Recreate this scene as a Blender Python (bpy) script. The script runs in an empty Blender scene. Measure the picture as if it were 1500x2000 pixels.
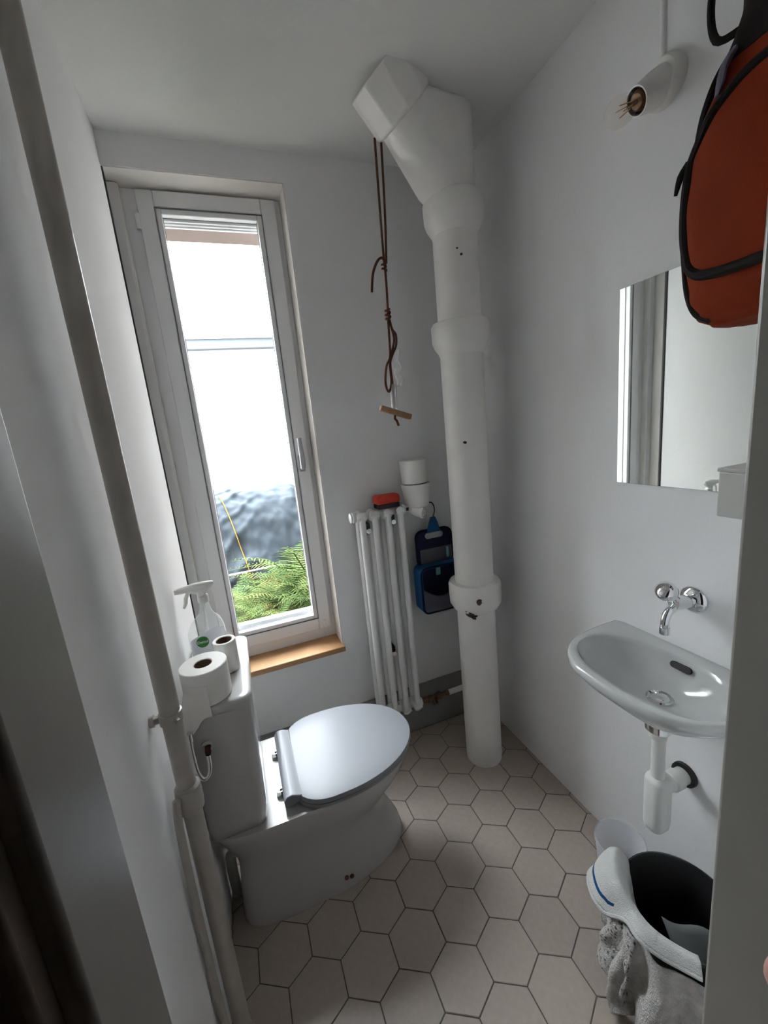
import bpy, bmesh, math, random
from mathutils import Vector, Matrix, noise
PI = math.pi
random.seed(7)
scene = bpy.context.scene
C = scene.collection

# ------------------------------------------------------------------ camera
F_PX = 796.3
yaw, pitch, roll = 0.3381, 0.2014, -0.1004
def cam_rows():
    R0 = Matrix(((1, 0, 0), (0, 0, -1), (0, 1, 0)))
    ca, sa = math.cos(yaw), math.sin(yaw); Rz = Matrix(((ca, -sa, 0), (sa, ca, 0), (0, 0, 1)))
    cb, sb = math.cos(pitch), math.sin(pitch); Rp = Matrix(((1, 0, 0), (0, cb, -sb), (0, sb, cb)))
    cc, sc = math.cos(roll), math.sin(roll); Rr = Matrix(((cc, -sc, 0), (sc, cc, 0), (0, 0, 1)))
    return Rr @ Rp @ R0 @ Rz
rows = cam_rows()
cam_d = bpy.data.cameras.new('camera'); cam = bpy.data.objects.new('camera', cam_d); C.objects.link(cam)
m = Matrix((rows[0], -rows[1], -rows[2])).transposed().to_4x4(); m.translation = (0, 0, 1.5)
cam.matrix_world = m
cam_d.sensor_fit = 'HORIZONTAL'; cam_d.sensor_width = 36; cam_d.lens = F_PX * 36 / 1500
cam_d.clip_start = 0.01; cam_d.clip_end = 100
scene.camera = cam

# ------------------------------------------------------------------ sky and exposure
w = bpy.data.worlds.new('overcast_sky'); scene.world = w; w.use_nodes = True
bg = w.node_tree.nodes['Background']; bg.inputs[0].default_value = (0.90, 0.95, 1.0, 1); bg.inputs[1].default_value = 15.0
# standard overcast sky: three times brighter at the zenith than at the horizon
wn, wl_ = w.node_tree.nodes, w.node_tree.links
wtc = wn.new('ShaderNodeTexCoord'); wsp = wn.new('ShaderNodeSeparateXYZ'); wl_.new(wtc.outputs['Generated'], wsp.inputs[0])
wmr = wn.new('ShaderNodeMapRange'); wmr.inputs[1].default_value = 0; wmr.inputs[2].default_value = 1; wmr.inputs[3].default_value = 1 / 3; wmr.inputs[4].default_value = 1
wl_.new(wsp.outputs[2], wmr.inputs[0])
wvm = wn.new('ShaderNodeVectorMath'); wvm.operation = 'SCALE'; wvm.inputs[0].default_value = (.905, .945, 1.0); wl_.new(wmr.outputs[0], wvm.inputs['Scale']); wl_.new(wvm.outputs[0], bg.inputs[0])
scene.cycles.max_bounces = 16; scene.cycles.diffuse_bounces = 6; scene.cycles.transparent_max_bounces = 16
scene.view_settings.view_transform = 'Standard'; scene.view_settings.look = 'None'
scene.view_settings.exposure = 1.72; scene.view_settings.gamma = 1.0
scene.view_settings.use_curve_mapping = False

# ------------------------------------------------------------------ materials
MATS = {}
def mat(name, col, rough=0.5, metal=0.0, var=0.0, vscale=20.0, bump=0.0, bscale=60.0, coat=0.0, rnd=0.0, trans=0.0, spec=0.5, col2=None, emis=None):
    m = bpy.data.materials.new(name); m.use_nodes = True; nt = m.node_tree; n = nt.nodes; L = nt.links
    b = n['Principled BSDF']
    b.inputs['Base Color'].default_value = (*col, 1); b.inputs['Roughness'].default_value = rough; b.inputs['Metallic'].default_value = metal
    b.inputs['Coat Weight'].default_value = coat; b.inputs['Coat Roughness'].default_value = 0.08
    b.inputs['Specular IOR Level'].default_value = spec
    if trans: b.inputs['Transmission Weight'].default_value = trans
    tc = n.new('ShaderNodeTexCoord')
    last = None
    if var or col2:
        nz = n.new('ShaderNodeTexNoise'); nz.inputs['Scale'].default_value = vscale; nz.inputs['Detail'].default_value = 6
        L.new(tc.outputs['Object'], nz.inputs['Vector'])
        rp = n.new('ShaderNodeValToRGB'); L.new(nz.outputs['Fac'], rp.inputs['Fac'])
        c2 = col2 if col2 else tuple(c * (1 - var) for c in col)
        rp.color_ramp.elements[0].position = 0.3; rp.color_ramp.elements[1].position = 0.7
        rp.color_ramp.elements[0].color = (*c2, 1); rp.color_ramp.elements[1].color = (*col, 1)
        last = rp.outputs['Color']
    if rnd:
        oi = n.new('ShaderNodeObjectInfo'); mr = n.new('ShaderNodeMapRange'); mr.inputs[3].default_value = 1 - rnd; mr.inputs[4].default_value = 1 + rnd
        L.new(oi.outputs['Random'], mr.inputs[0])
        mx = n.new('ShaderNodeVectorMath'); mx.operation = 'MULTIPLY'
        if last: L.new(last, mx.inputs[0])
        else: mx.inputs[0].default_value = col
        cb = n.new('ShaderNodeCombineXYZ')
        for i in range(3): L.new(mr.outputs[0], cb.inputs[i])
        L.new(cb.outputs[0], mx.inputs[1]); last = mx.outputs[0]
    if last: L.new(last, b.inputs['Base Color'])
    if bump:
        nb = n.new('ShaderNodeTexNoise'); nb.inputs['Scale'].default_value = bscale; nb.inputs['Detail'].default_value = 4
        L.new(tc.outputs['Object'], nb.inputs['Vector'])
        bp = n.new('ShaderNodeBump'); bp.inputs['Strength'].default_value = bump; bp.inputs['Distance'].default_value = 0.01
        L.new(nb.outputs['Fac'], bp.inputs['Height']); L.new(bp.outputs[0], b.inputs['Normal'])
    MATS[name] = m
    return m
def glassy(name, tint, gloss_rough=0.02, haze=0.0, haze_col=(.9, .92, .95), ior=1.45):
    # thin clear sheet: light passes straight through, fresnel reflection on top, a little haze
    m = bpy.data.materials.new(name); m.use_nodes = True; nt = m.node_tree; n = nt.nodes; L = nt.links
    n.remove(n['Principled BSDF']); out = n['Material Output']
    t = n.new('ShaderNodeBsdfTransparent'); t.inputs[0].default_value = (*tint, 1)
    g = n.new('ShaderNodeBsdfGlossy'); g.inputs['Roughness'].default_value = gloss_rough
    fr = n.new('ShaderNodeFresnel'); fr.inputs[0].default_value = ior
    ge = n.new('ShaderNodeNewGeometry'); fb = n.new('ShaderNodeMath'); fb.operation = 'SUBTRACT'; fb.inputs[0].default_value = 1; L.new(ge.outputs['Backfacing'], fb.inputs[1])
    fm_ = n.new('ShaderNodeMath'); fm_.operation = 'MULTIPLY'; L.new(fr.outputs[0], fm_.inputs[0]); L.new(fb.outputs[0], fm_.inputs[1])   # one reflection per wall, on its outer side
    mx = n.new('ShaderNodeMixShader'); L.new(fm_.outputs[0], mx.inputs[0]); L.new(t.outputs[0], mx.inputs[1]); L.new(g.outputs[0], mx.inputs[2])
    last = mx
    if haze:
        d = n.new('ShaderNodeBsdfDiffuse'); d.inputs[0].default_value = (*haze_col, 1)
        tl = n.new('ShaderNodeBsdfTranslucent'); tl.inputs[0].default_value = (*haze_col, 1)
        ad = n.new('ShaderNodeMixShader'); ad.inputs[0].default_value = .5; L.new(d.outputs[0], ad.inputs[1]); L.new(tl.outputs[0], ad.inputs[2])
        m2 = n.new('ShaderNodeMixShader'); m2.inputs[0].default_value = haze; L.new(mx.outputs[0], m2.inputs[1]); L.new(ad.outputs[0], m2.inputs[2]); last = m2
    L.new(last.outputs[0], out.inputs[0]); MATS[name] = m; return m

mat('plaster', (.83, .83, .835), .75, var=.03, vscale=3, bump=.12, bscale=35, spec=0.15)
mat('ceiling_paint', (.75, .75, .735), .8, var=.03, vscale=4, bump=.1, bscale=40, spec=0.15)
mat('reveal_paint', (.72, .69, .65), .55, var=.03, vscale=6, bump=.05, bscale=20)
mat('grey_skirting', (.27, .27, .265), .45, var=.08, vscale=8)
mat('grout', (.10, .088, .078), .9, var=.2, vscale=60)
mat('tile', (.47, .40, .345), .42, var=.10, vscale=55, rnd=.06, bump=.05, bscale=150)
mat('upvc', (.80, .80, .81), .3)
mat('gasket', (.03, .03, .03), .6)
mat('grey_seal', (.20, .20, .21), .6)
mat('oak', (.50, .29, .14), .45, col2=(.40, .22, .10), vscale=14, bump=.05, bscale=40)
mat('ceramic', (.46, .45, .44), .16, coat=.1, spec=.3)
mat('basin_ceramic', (.55, .56, .55), .12, coat=.3)
mat('seat_plastic', (.26, .265, .285), .3, spec=.12)
mat('paint_gloss', (.84, .825, .80), .35, var=.05, vscale=12, bump=.12, bscale=25)
mat('pipe_cream', (.40, .37, .33), .35, var=.12, vscale=18, bump=.15, bscale=40)
mat('jamb_paint', (.28, .265, .24), .32, var=.08, vscale=9, bump=.06, bscale=18)
mat('casing_shaded', (.20, .16, .13), .4, var=.15, vscale=10)  # same paint as the jambs, darkened to brown for the unlit hall side
mat('chrome', (.80, .81, .82), .06, metal=1)
mat('brass_old', (.20, .11, .06), .45, metal=.6, var=.4, vscale=60)
mat('amber', (.62, .40, .16), .4)
mat('rust', (.10, .03, .02), .8, var=.4, vscale=80)
mat('rope', (.16, .062, .03), .85, col2=(.09, .035, .02), vscale=220, bump=.6, bscale=300, spec=0.15)
mat('pale_wood', (.36, .22, .12), .6, col2=(.28, .16, .085), vscale=40)
mat('radiator_white', (.82, .82, .81), .28)
mat('box_white', (.46, .455, .43), .4)
mat('white_plastic', (.82, .81, .78), .35)
mat('red_sponge', (.62, .045, .02), .7, var=.25, vscale=80, bump=.3, bscale=150)
mat('dark_bristle', (.03, .02, .03), .8)
mat('navy', (.010, .013, .045), .75, bump=.2, bscale=300, spec=0.15)
mat('blue_cloth', (.012, .10, .24), .7, bump=.2, bscale=250, spec=0.15)
mat('grey_mesh', (.13, .12, .15), .7, bump=.3, bscale=400, spec=0.15)
mat('teal_tag', (.25, .55, .55), .6)
mat('silver_plastic', (.45, .45, .47), .3)
mat('paper', (.80, .78, .75), .9, bump=.15, bscale=120, spec=0.15)
mat('cardboard', (.14, .085, .06), .9)
mat('label_white', (.80, .80, .86), .4)
mat('label_green', (.03, .22, .035), .4)
mat('label_blue', (.05, .28, .55), .4)
mat('print_white', (.9, .9, .9), .5)
mat('orange_cloth', (.21, .026, .006), .8, var=.15, vscale=12, bump=.25, bscale=500, spec=0.15)
mat('black_web', (.014, .010, .010), .75, bump=.2, bscale=300, spec=0.15)
mat('bucket_black', (.006, .005, .007), .45)
mat('towel_white', (.62, .62, .60), .95, var=.1, vscale=30, bump=.5, bscale=400, spec=0.15)
mat('towel_grey', (.60, .58, .55), .95, col2=(.40, .385, .37), vscale=45, bump=.8, bscale=300, spec=0.15)
mat('stripe_blue', (.02, .12, .30), .9)
mat('grey_paper', (.33, .35, .35), .8)
mat('trap_plastic', (.72, .73, .70), .35)
mat('rubber', (.012, .012, .012), .5)
mat('mirror_silver', (.86, .90, .89), .015, metal=1)
mat('mirror_edge', (.25, .36, .34), .2)
mat('facade_white', (.86, .86, .85), .8, var=.03, vscale=2, spec=0.06)
mat('facade_ledge', (.10, .11, .12), .6, spec=0.06)
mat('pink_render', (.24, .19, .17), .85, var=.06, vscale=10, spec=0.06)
mat('sky_blocker_render', (.20, .18, .165), .85, var=.05, vscale=3, spec=.06)  # colour of the added wall that blocks sky light
mat('stone_sill', (.30, .265, .23), .7, var=.08, vscale=25, spec=0.06)
mat('tarp', (.034, .042, .050), .5, var=.2, vscale=7, bump=.35, bscale=7, spec=0.06)
mat('strap_yellow', (.28, .15, .028), .6, spec=0.06)
mat('cord_white', (.28, .28, .275), .6, spec=0.06)
mat('soil', (.03, .027, .02), .95, var=.5, vscale=9, bump=.5, bscale=20, spec=0.06)
mat('fern_green', (.055, .088, .026), .6, var=.3, vscale=6, rnd=.25, spec=0.06)
mat('fern_pale', (.10, .122, .038), .6, var=.3, vscale=6, rnd=.2, spec=0.06)
mat('fern_brown', (.09, .06, .018), .8, rnd=.2, spec=0.06)
mat('skin', (.62, .33, .27), .5, var=.1, vscale=40)
mat('nail', (.72, .45, .40), .25)
mat('hall_wall', (.22, .18, .15), .8, var=.05, vscale=3)
mat('hall_floor', (.12, .07, .04), .5, var=.3, vscale=5)
glassy('pane_glass', (.97, .985, .98))
glassy('clear_plastic', (.95, .965, .965), .05, haze=.10, haze_col=(.85, .9, .9), ior=1.5)
glassy('bulb_glass', (.96, .94, .92), .02, haze=.04, haze_col=(.9, .8, .7), ior=1.16)
glassy('milky_plastic', (.96, .965, .975), .12, haze=.32, haze_col=(.86, .88, .93), ior=1.35)
glassy('tube_plastic', (.9, .9, .9), .08, haze=.45, haze_col=(.9, .9, .9))

def add_chips(name, base, spots):
    # paint knocked off to the rusty iron in a few places
    src = MATS[base]; m = src.copy(); m.name = name; nt = m.node_tree; n = nt.nodes; L = nt.links
    b = n['Principled BSDF']; old = b.inputs['Base Color'].links[0].from_socket
    tc = n.new('ShaderNodeTexCoord'); acc = None
    nz = n.new('ShaderNodeTexNoise'); nz.inputs['Scale'].default_value = 45; nz.inputs['Detail'].default_value = 3; L.new(tc.outputs['Object'], nz.inputs['Vector'])
    for (p, r) in spots:
        d = n.new('ShaderNodeVectorMath'); d.operation = 'DISTANCE'; L.new(tc.outputs['Object'], d.inputs[0]); d.inputs[1].default_value = p
        a = n.new('ShaderNodeMath'); a.operation = 'MULTIPLY_ADD'; a.inputs[1].default_value = r * 2.4; L.new(nz.outputs['Fac'], a.inputs[0]); L.new(d.outputs['Value'], a.inputs[2])
        lt = n.new('ShaderNodeMath'); lt.operation = 'LESS_THAN'; L.new(a.outputs[0], lt.inputs[0]); lt.inputs[1].default_value = r * 2.05
        if acc is None: acc = lt
        else:
            mxx = n.new('ShaderNodeMath'); mxx.operation = 'MAXIMUM'; L.new(acc.outputs[0], mxx.inputs[0]); L.new(lt.outputs[0], mxx.inputs[1]); acc = mxx
    mx = n.new('ShaderNodeMix'); mx.data_type = 'RGBA'; L.new(acc.outputs[0], mx.inputs['Factor']); L.new(old, mx.inputs['A']); mx.inputs['B'].default_value = (.035, .012, .010, 1)
    L.new(mx.outputs['Result'], b.inputs['Base Color']); MATS[name] = m
    return m

# ------------------------------------------------------------------ mesh helpers
class MB:
    def __init__(s): s.v = []; s.f = []
    def add(s, vs, fs):
        o = len(s.v); s.v += [Vector(p) for p in vs]; s.f += [tuple(i + o for i in f) for f in fs]; return s
    def box(s, a, b):
        x0, y0, z0 = a; x1, y1, z1 = b
        return s.add([(x0, y0, z0), (x1, y0, z0), (x1, y1, z0), (x0, y1, z0), (x0, y0, z1), (x1, y0, z1), (x1, y1, z1), (x0, y1, z1)],
                     [(3, 2, 1, 0), (4, 5, 6, 7), (0, 1, 5, 4), (1, 2, 6, 5), (2, 3, 7, 6), (3, 0, 4, 7)])
    def loft(s, rings, cap0=True, cap1=True, closed=True):
        n = len(rings[0]); vs = [p for r in rings for p in r]; fs = []
        for k in range(len(rings) - 1):
            for i in range(n if closed else n - 1):
                j = (i + 1) % n; fs.append((k * n + i, k * n + j, (k + 1) * n + j, (k + 1) * n + i))
        if cap0: fs.append(tuple(reversed(range(n))))
        if cap1: fs.append(tuple((len(rings) - 1) * n + i for i in range(n)))
        return s.add(vs, fs)
    def lathe(s, prof, o=(0, 0, 0), ax=(0, 0, 1), seg=32, cap0=True, cap1=True):
        ax = Vector(ax).normalized(); t = Vector((1, 0, 0)) if abs(ax.x) < .9 else Vector((0, 1, 0))
        u = (t - ax * t.dot(ax)).normalized(); v = ax.cross(u); o = Vector(o)
        rings = [[o + ax * z + (u * math.cos(2 * PI * i / seg) + v * math.sin(2 * PI * i / seg)) * r for i in range(seg)] for (r, z) in prof]
        return s.loft(rings, cap0, cap1)
    def tube(s, path, r, seg=12, smooth=0, cap=True, flat=1.0):
        P = [Vector(p) for p in path]
        rs = list(r) if isinstance(r, (list, tuple)) else [r] * len(P)
        if smooth:
            Q = []; R = []
            for i in range(len(P) - 1):
                p0 = P[max(i - 1, 0)]; p1 = P[i]; p2 = P[i + 1]; p3 = P[min(i + 2, len(P) - 1)]
                for k in range(smooth):
                    t = k / smooth
                    Q.append(.5 * ((2 * p1) + (p2 - p0) * t + (2 * p0 - 5 * p1 + 4 * p2 - p3) * t * t + (3 * p1 - p0 - 3 * p2 + p3) * t ** 3)); R.append(rs[i] * (1 - t) + rs[i + 1] * t)
            Q.append(P[-1]); R.append(rs[-1]); P = Q; rs = R
        rings = []; u = None
        for i, p in enumerate(P):
            d = (P[min(i + 1, len(P) - 1)] - P[max(i - 1, 0)])
            d = d.normalized() if d.length > 1e-9 else Vector((0, 0, 1))
            if u is None:
                t = Vector((0, 0, 1)) if abs(d.z) < .9 else Vector((1, 0, 0)); u = (t - d * t.dot(d)).normalized()
            else:
                u = (u - d * u.dot(d)); u = u.normalized() if u.length > 1e-6 else Vector((1, 0, 0))
            v = d.cross(u)
            rings.append([p + (u * math.cos(2 * PI * k / seg) * flat + v * math.sin(2 * PI * k / seg)) * rs[i] for k in range(seg)])
        return s.loft(rings, cap, cap)
    def sphere(s, c, r, seg=16, rg=10, sc=(1, 1, 1)):
        rings = []
        for j in range(rg + 1):
            a = PI * j / rg; rr = max(math.sin(a), 1e-4) * r
            rings.append([Vector((c[0] + rr * math.cos(2 * PI * i / seg) * sc[0], c[1] + rr * math.sin(2 * PI * i / seg) * sc[1], c[2] - math.cos(a) * r * sc[2])) for i in range(seg)])
        return s.loft(rings)
    def grid(s, fn, nu, nv):
        vs = [fn(i / nu, j / nv) for j in range(nv + 1) for i in range(nu + 1)]
        fs = [(j * (nu + 1) + i, j * (nu + 1) + i + 1, (j + 1) * (nu + 1) + i + 1, (j + 1) * (nu + 1) + i) for j in range(nv) for i in range(nu)]
        return s.add(vs, fs)
    def build(s, name, material, parent=None, smooth=40, bevel=0, bseg=2, solid=0, sub=0, uv=None):
        me = bpy.data.meshes.new(name)
        off = wloc(parent) if parent else Vector((0, 0, 0))
        me.from_pydata([tuple(p - off) for p in s.v], [], s.f); me.validate()
        bm = bmesh.new(); bm.from_mesh(me); bmesh.ops.recalc_face_normals(bm, faces=bm.faces) if not solid else None; bm.to_mesh(me); bm.free()
        if uv:
            nu, nv = uv; l = me.uv_layers.new(name='UVMap')
            for lp in me.loops:
                k = lp.vertex_index; l.data[lp.index].uv = ((k % (nu + 1)) / nu, (k // (nu + 1)) / nv)
        me.materials.append(MATS[material] if isinstance(material, str) else material)
        if smooth:
            me.polygons.foreach_set('use_smooth', [True] * len(me.polygons)); me.set_sharp_from_angle(angle=math.radians(smooth))
        o = bpy.data.objects.new(name, me); C.objects.link(o)
        if parent: o.parent = parent
        if bevel:
            b = o.modifiers.new('bevel', 'BEVEL'); b.width = bevel; b.segments = bseg; b.limit_method = 'ANGLE'; b.angle_limit = math.radians(35); b.harden_normals = False
        if solid:
            b = o.modifiers.new('solid', 'SOLIDIFY'); b.thickness = solid; b.offset = 0
        if sub:
            b = o.modifiers.new('sub', 'SUBSURF'); b.levels = sub; b.render_levels = sub
        return o
def wloc(o):
    p = Vector((0, 0, 0))
    while o: p += Vector(o.location); o = o.parent
    return p
def tag(o, label, cat, group=None):
    o['label'] = label; o['category'] = cat
    if group: o['group'] = group
    return o
def thing(name, loc, label, cat, group=None):
    o = bpy.data.objects.new(name, None); o.empty_display_size = .05; C.objects.link(o); o.location = loc
    return tag(o, label, cat, group)
def struct(o, label=None):
    o['kind'] = 'structure'
    if label: o['label'] = label
    return o
def sempty(name, loc):
    o = bpy.data.objects.new(name, None); C.objects.link(o); o.location = loc; return struct(o)
def bx(name, a, b, material, parent=None, bevel=0.0, **k): return MB().box(a, b).build(name, material, parent, bevel=bevel, **k)
def copy_of(o, name, loc, parent):
    c = o.copy(); c.name = name; C.objects.link(c); c.parent = parent; c.location = loc; return c

# ------------------------------------------------------------------ room dimensions (metres)
XL, XR, YB, ZC = -0.242, 1.052, 1.686, 2.506
YF, YH = 0.300, 0.222                  # room side and hall side of the doorway wall
JL, JR = -0.119, 0.560                 # door opening
WX0, WX1, WZ0, WZ1 = -0.262, 0.334, 0.56, 2.409   # window opening
YW, YO = 1.800, 2.16                   # window frame plane, outer wall face

# walls, ceiling
struct(bx('wall_left', (XL - .15, YH, -.05), (XL, YB - .004, ZC + .1), 'plaster'), 'white plastered left wall')
struct(bx('wall_right', (XR, YH, -.05), (XR + .15, YB, ZC + .1), 'plaster'), 'white plastered right wall')
b = MB()
b.box((XL - .4, YB, -.05), (WX0, YO, ZC + .1)); b.box((WX1, YB, -.05), (XR + .4, YO, ZC + .1))
b.box((WX0, YB, -.05), (WX1, YO, WZ0 - .02)); b.box((WX0, YB, WZ1), (WX1, YO, ZC + .1))
struct(b.build('wall_back', 'plaster', smooth=0), 'white back wall with the tall window opening')
b = MB()
b.box((-1.2, YH, -.05), (JL - .03, YF, ZC + .1)); b.box((JR + .03, YH, -.05), (1.9, YF, ZC + .1)); b.box((JL - .03, YH, 2.08), (JR + .03, YF, ZC + .1))
struct(b.build('wall_front', 'plaster', smooth=0))
struct(bx('ceiling', (XL - .1, YH, ZC), (XR + .1, YB + .05, ZC + .1), 'ceiling_paint'), 'white ceiling')
# inner lining of the window opening
b = MB()
b.box((WX0 - .002, YB + .003, WZ0), (WX0 + .004, YO, WZ1)); b.box((WX1 - .004, YB + .003, WZ0), (WX1 + .002, YO, WZ1)); b.box((WX0, YB + .003, WZ1 - .004), (WX1, YO, WZ1 + .002))
struct(b.build('trim_1', 'reveal_paint', smooth=0), 'cream painted lining of the window opening')
struct(bx('baseboard_back', (XL, YB - .014, 0), (XR, YB, .243), 'grey_skirting', bevel=.003), 'dark grey skirting under the window')

# floor: grout bed with one object per hexagonal tile
floor = struct(bx('floor', (XL - .1, YH - .0, -.06), (XR + .1, YB + .05, -.0016), 'grout'), 'beige hexagonal tile floor')
A = 0.1505; S = A / math.sqrt(3); PITCH = 1.5 * S; OX, OY = .5105, 1.0290; GAP = .0016
def clip(poly, axis, lim, keep_less):
    out = []
    for i in range(len(poly)):
        p, q = poly[i], poly[(i + 1) % len(poly)]
        ip = (p[axis] <= lim) == keep_less or p[axis] == lim; iq = (q[axis] <= lim) == keep_less or q[axis] == lim
        if ip: out.append(p)
        if ip != iq:
            t = (lim - p[axis]) / (q[axis] - p[axis]); out.append((p[0] + (q[0] - p[0]) * t, p[1] + (q[1] - p[1]) * t))
    return out
def tile_mesh(poly):
    n = len(poly); cx = sum(p[0] for p in poly) / n; cy = sum(p[1] for p in poly) / n
    b = MB(); e = .0012
    ins = [(p[0] + (cx - p[0]) * .018, p[1] + (cy - p[1]) * .018) for p in poly]
    b.loft([[Vector((p[0], p[1], -.008)) for p in poly], [Vector((p[0], p[1], -e)) for p in poly], [Vector((p[0], p[1], 0)) for p in ins]], False, True)
    return b
hexp = [((S - GAP) * math.sin(PI / 3 * k), (S - GAP) * math.cos(PI / 3 * k)) for k in range(6)]
full = None
for j in range(-8, 8):
    for i in range(-8, 8):
        cx = OX + A * i + (A / 2 if j % 2 else 0); cy = OY + PITCH * j
        poly = [(cx + p[0], cy + p[1]) for p in hexp]
        q = poly
        for ax, lim, less in ((0, XL + .001, False), (0, XR - .001, True), (1, YF - .07, False), (1, YB - .015, True)):
            if q: q = clip(q, ax, lim, less)
        if not q or len(q) < 3: continue
        area = abs(sum(q[k][0] * q[(k + 1) % len(q)][1] - q[(k + 1) % len(q)][0] * q[k][1] for k in range(len(q)))) / 2
        if area < .0004: continue
        if len(q) == 6 and area > .99 * abs(sum(hexp[k][0] * hexp[(k + 1) % 6][1] - hexp[(k + 1) % 6][0] * hexp[k][1] for k in range(6))) / 2:
            if full is None:
                full = tile_mesh(hexp).build('tile', 'tile', floor, smooth=0); full.location = (cx, cy, 0)
            else: copy_of(full, 'tile', (cx, cy, 0), floor)
        else: tile_mesh(q).build('tile', 'tile', floor, smooth=0)

# doorway lining and the hall behind the camera
door = sempty('door_1', (JL, YF, 0)); door['label'] = 'painted door lining either side of the camera'
bx('jamb', (JL - .03, YH - .004, 0), (JL, YF + .004, 2.08), 'jamb_paint', door, .004, bseg=3)
bx('jamb', (JR, YH - .004, 0), (JR + .03, YF + .004, 2.08), 'jamb_paint', door, .005, bseg=3)
bx('head', (JL - .03, YH - .004, 2.05), (JR + .03, YF + .004, 2.08), 'jamb_paint', door, .004)
for s, x in ((-1, JL - .012), (1, JR + .012)):
    x0, x1 = sorted((x, x + s * .09))
    c = bx('casing', (x0, YH - .02, 0), (x1, YH, 2.14), 'casing_shaded', door, .004)
    x0, x1 = sorted((x + s * .055, x + s * .09)); bx('bead', (x0, YH - .03, 0), (x1, YH - .02, 2.14), 'casing_shaded', c, .006)
struct(bx('wall_hall', (-1.2, -1.35, -.05), (1.9, -1.25, 2.6), 'hall_wall'))
struct(bx('wall_hall_left', (-1.25, -1.3, -.05), (-1.15, YH + .02, 2.6), 'hall_wall'))
struct(bx('wall_hall_right', (1.85, -1.3, -.05), (1.95, YH + .02, 2.6), 'hall_wall'))
struct(bx('ceiling_hall', (-1.25, -1.35, 2.52), (1.95, YH + .01, 2.62), 'hall_wall'))
struct(bx('floor_hall', (-1.25, -1.35, -.06), (1.95, YH, -.002), 'hall_floor'))

# ------------------------------------------------------------------ window
win = sempty('window_1', (0, YW, WZ0)); win['label'] = 'tall narrow white window with tilt handle'
x0, x1, z0, z1 = WX0 + .004, WX1 - .004, WZ0 + .0, WZ1 - .004
def frame_mb(x0, x1, z0, z1, w, y0, y1, wb=None, wl=None):
    b = MB(); wb = wb or w
    wl = wl or w
    b.box((x0, y0, z0), (x0 + wl, y1, z1)); b.box((x1 - w, y0, z0), (x1, y1, z1)); b.box((x0 + wl, y0, z0), (x1 - w, y1, z0 + wb)); b.box((x0 + wl, y0, z1 - w), (x1 - w, y1, z1)); return b
frame_mb(x0, x1, z0, z1, .055, YW, YW + .07, .075, .105).build('window_frame', 'upvc', win, bevel=.003)
sx0, sx1, sz0, sz1 = -.172, .309, .612, 2.399
sash = frame_mb(sx0, sx1, sz0, sz1, .056, YW - .016, YW + .06).build('sash', 'upvc', win, bevel=.005, bseg=3)
frame_mb(sx0 + .0545, sx1 - .0545, sz0 + .0545, sz1 - .0545, .002, YW - .0165, YW - .01).build('bead_line', 'grey_seal', sash)
frame_mb(sx0 + .056, sx1 - .056, sz0 + .056, sz1 - .056, .019, YW - .012, YW + .02).build('glazing_bead', 'upvc', sash, bevel=.003)
frame_mb(sx0 + .074, sx1 - .074, sz0 + .074, sz1 - .074, .003, YW + .014, YW + .02).build('gasket', 'grey_seal', sash)
bx('pane', (sx0 + .07, YW + .020, sz0 + .07), (sx1 - .07, YW + .024, sz1 - .07), 'pane_glass', sash)
b = MB()
for k in range(3): b.box((sx0 + .07, YW + .03 + .012 * k, sz1 - .078 - .005 * k), (sx1 - .07, YW + .04 + .012 * k, sz1 - .056))
b.build('blind_rail', 'upvc', win, bevel=.001)
b = MB()
for k in range(2): b.box((sx0 + .07, YW + .03 + .014 * k, sz0 + .056), (sx1 - .07, YW + .041 + .014 * k, sz0 + .09 - .012 * k))
b.build('drip_rail', 'upvc', win, bevel=.001)
bx('cover_strip', (WX0 + .004, YW - .034, WZ0 + .002), (-.221, YW, WZ1 - .006), 'upvc', win, .002)
bx('edge_strip', (-.222, YW - .030, WZ0 + .002), (-.216, YW, WZ1 - .006), 'white_plastic', win, .001)
bx('shadow_slit', (WX0 + .004, YB + .002, WZ0 + .002), (-.2385, YB + .012, WZ1 - .004), 'gasket', win)  # black strip standing in for the shadow gap beside the reveal
h = MB().box((.259, YW - .026, 1.352), (.287, YW - .016, 1.425)).build('handle_plate', 'silver_plastic', sash, bevel=.005, bseg=3)
MB().tube([(.273, YW - .02, 1.372), (.273, YW - .055, 1.372), (.273, YW - .062, 1.385), (.273, YW - .060, 1.425), (.272, YW - .056, 1.495)], [.010, .010, .011, .011, .009], 12, 4).build('handle_grip', 'silver_plastic', h)
MB().lathe([(.009, 0), (.009, .05)], (sx0 - .004, YW - .012, 2.27), seg=12).build('hinge', 'upvc', sash)
MB().lathe([(.009, 0), (.009, .03)], (sx1 - .03, YW - .012, sz0 + .012), seg=12).build('hinge', 'upvc', sash)
# oak board on the inner sill
tag(bx('window_sill', (XL + .004, YB - .022, WZ0 - .024), (WX1 + .004, YW + .01, WZ0 + .001), 'oak', bevel=.003), 'light oak board forming the window sill', 'window sill')

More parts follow.
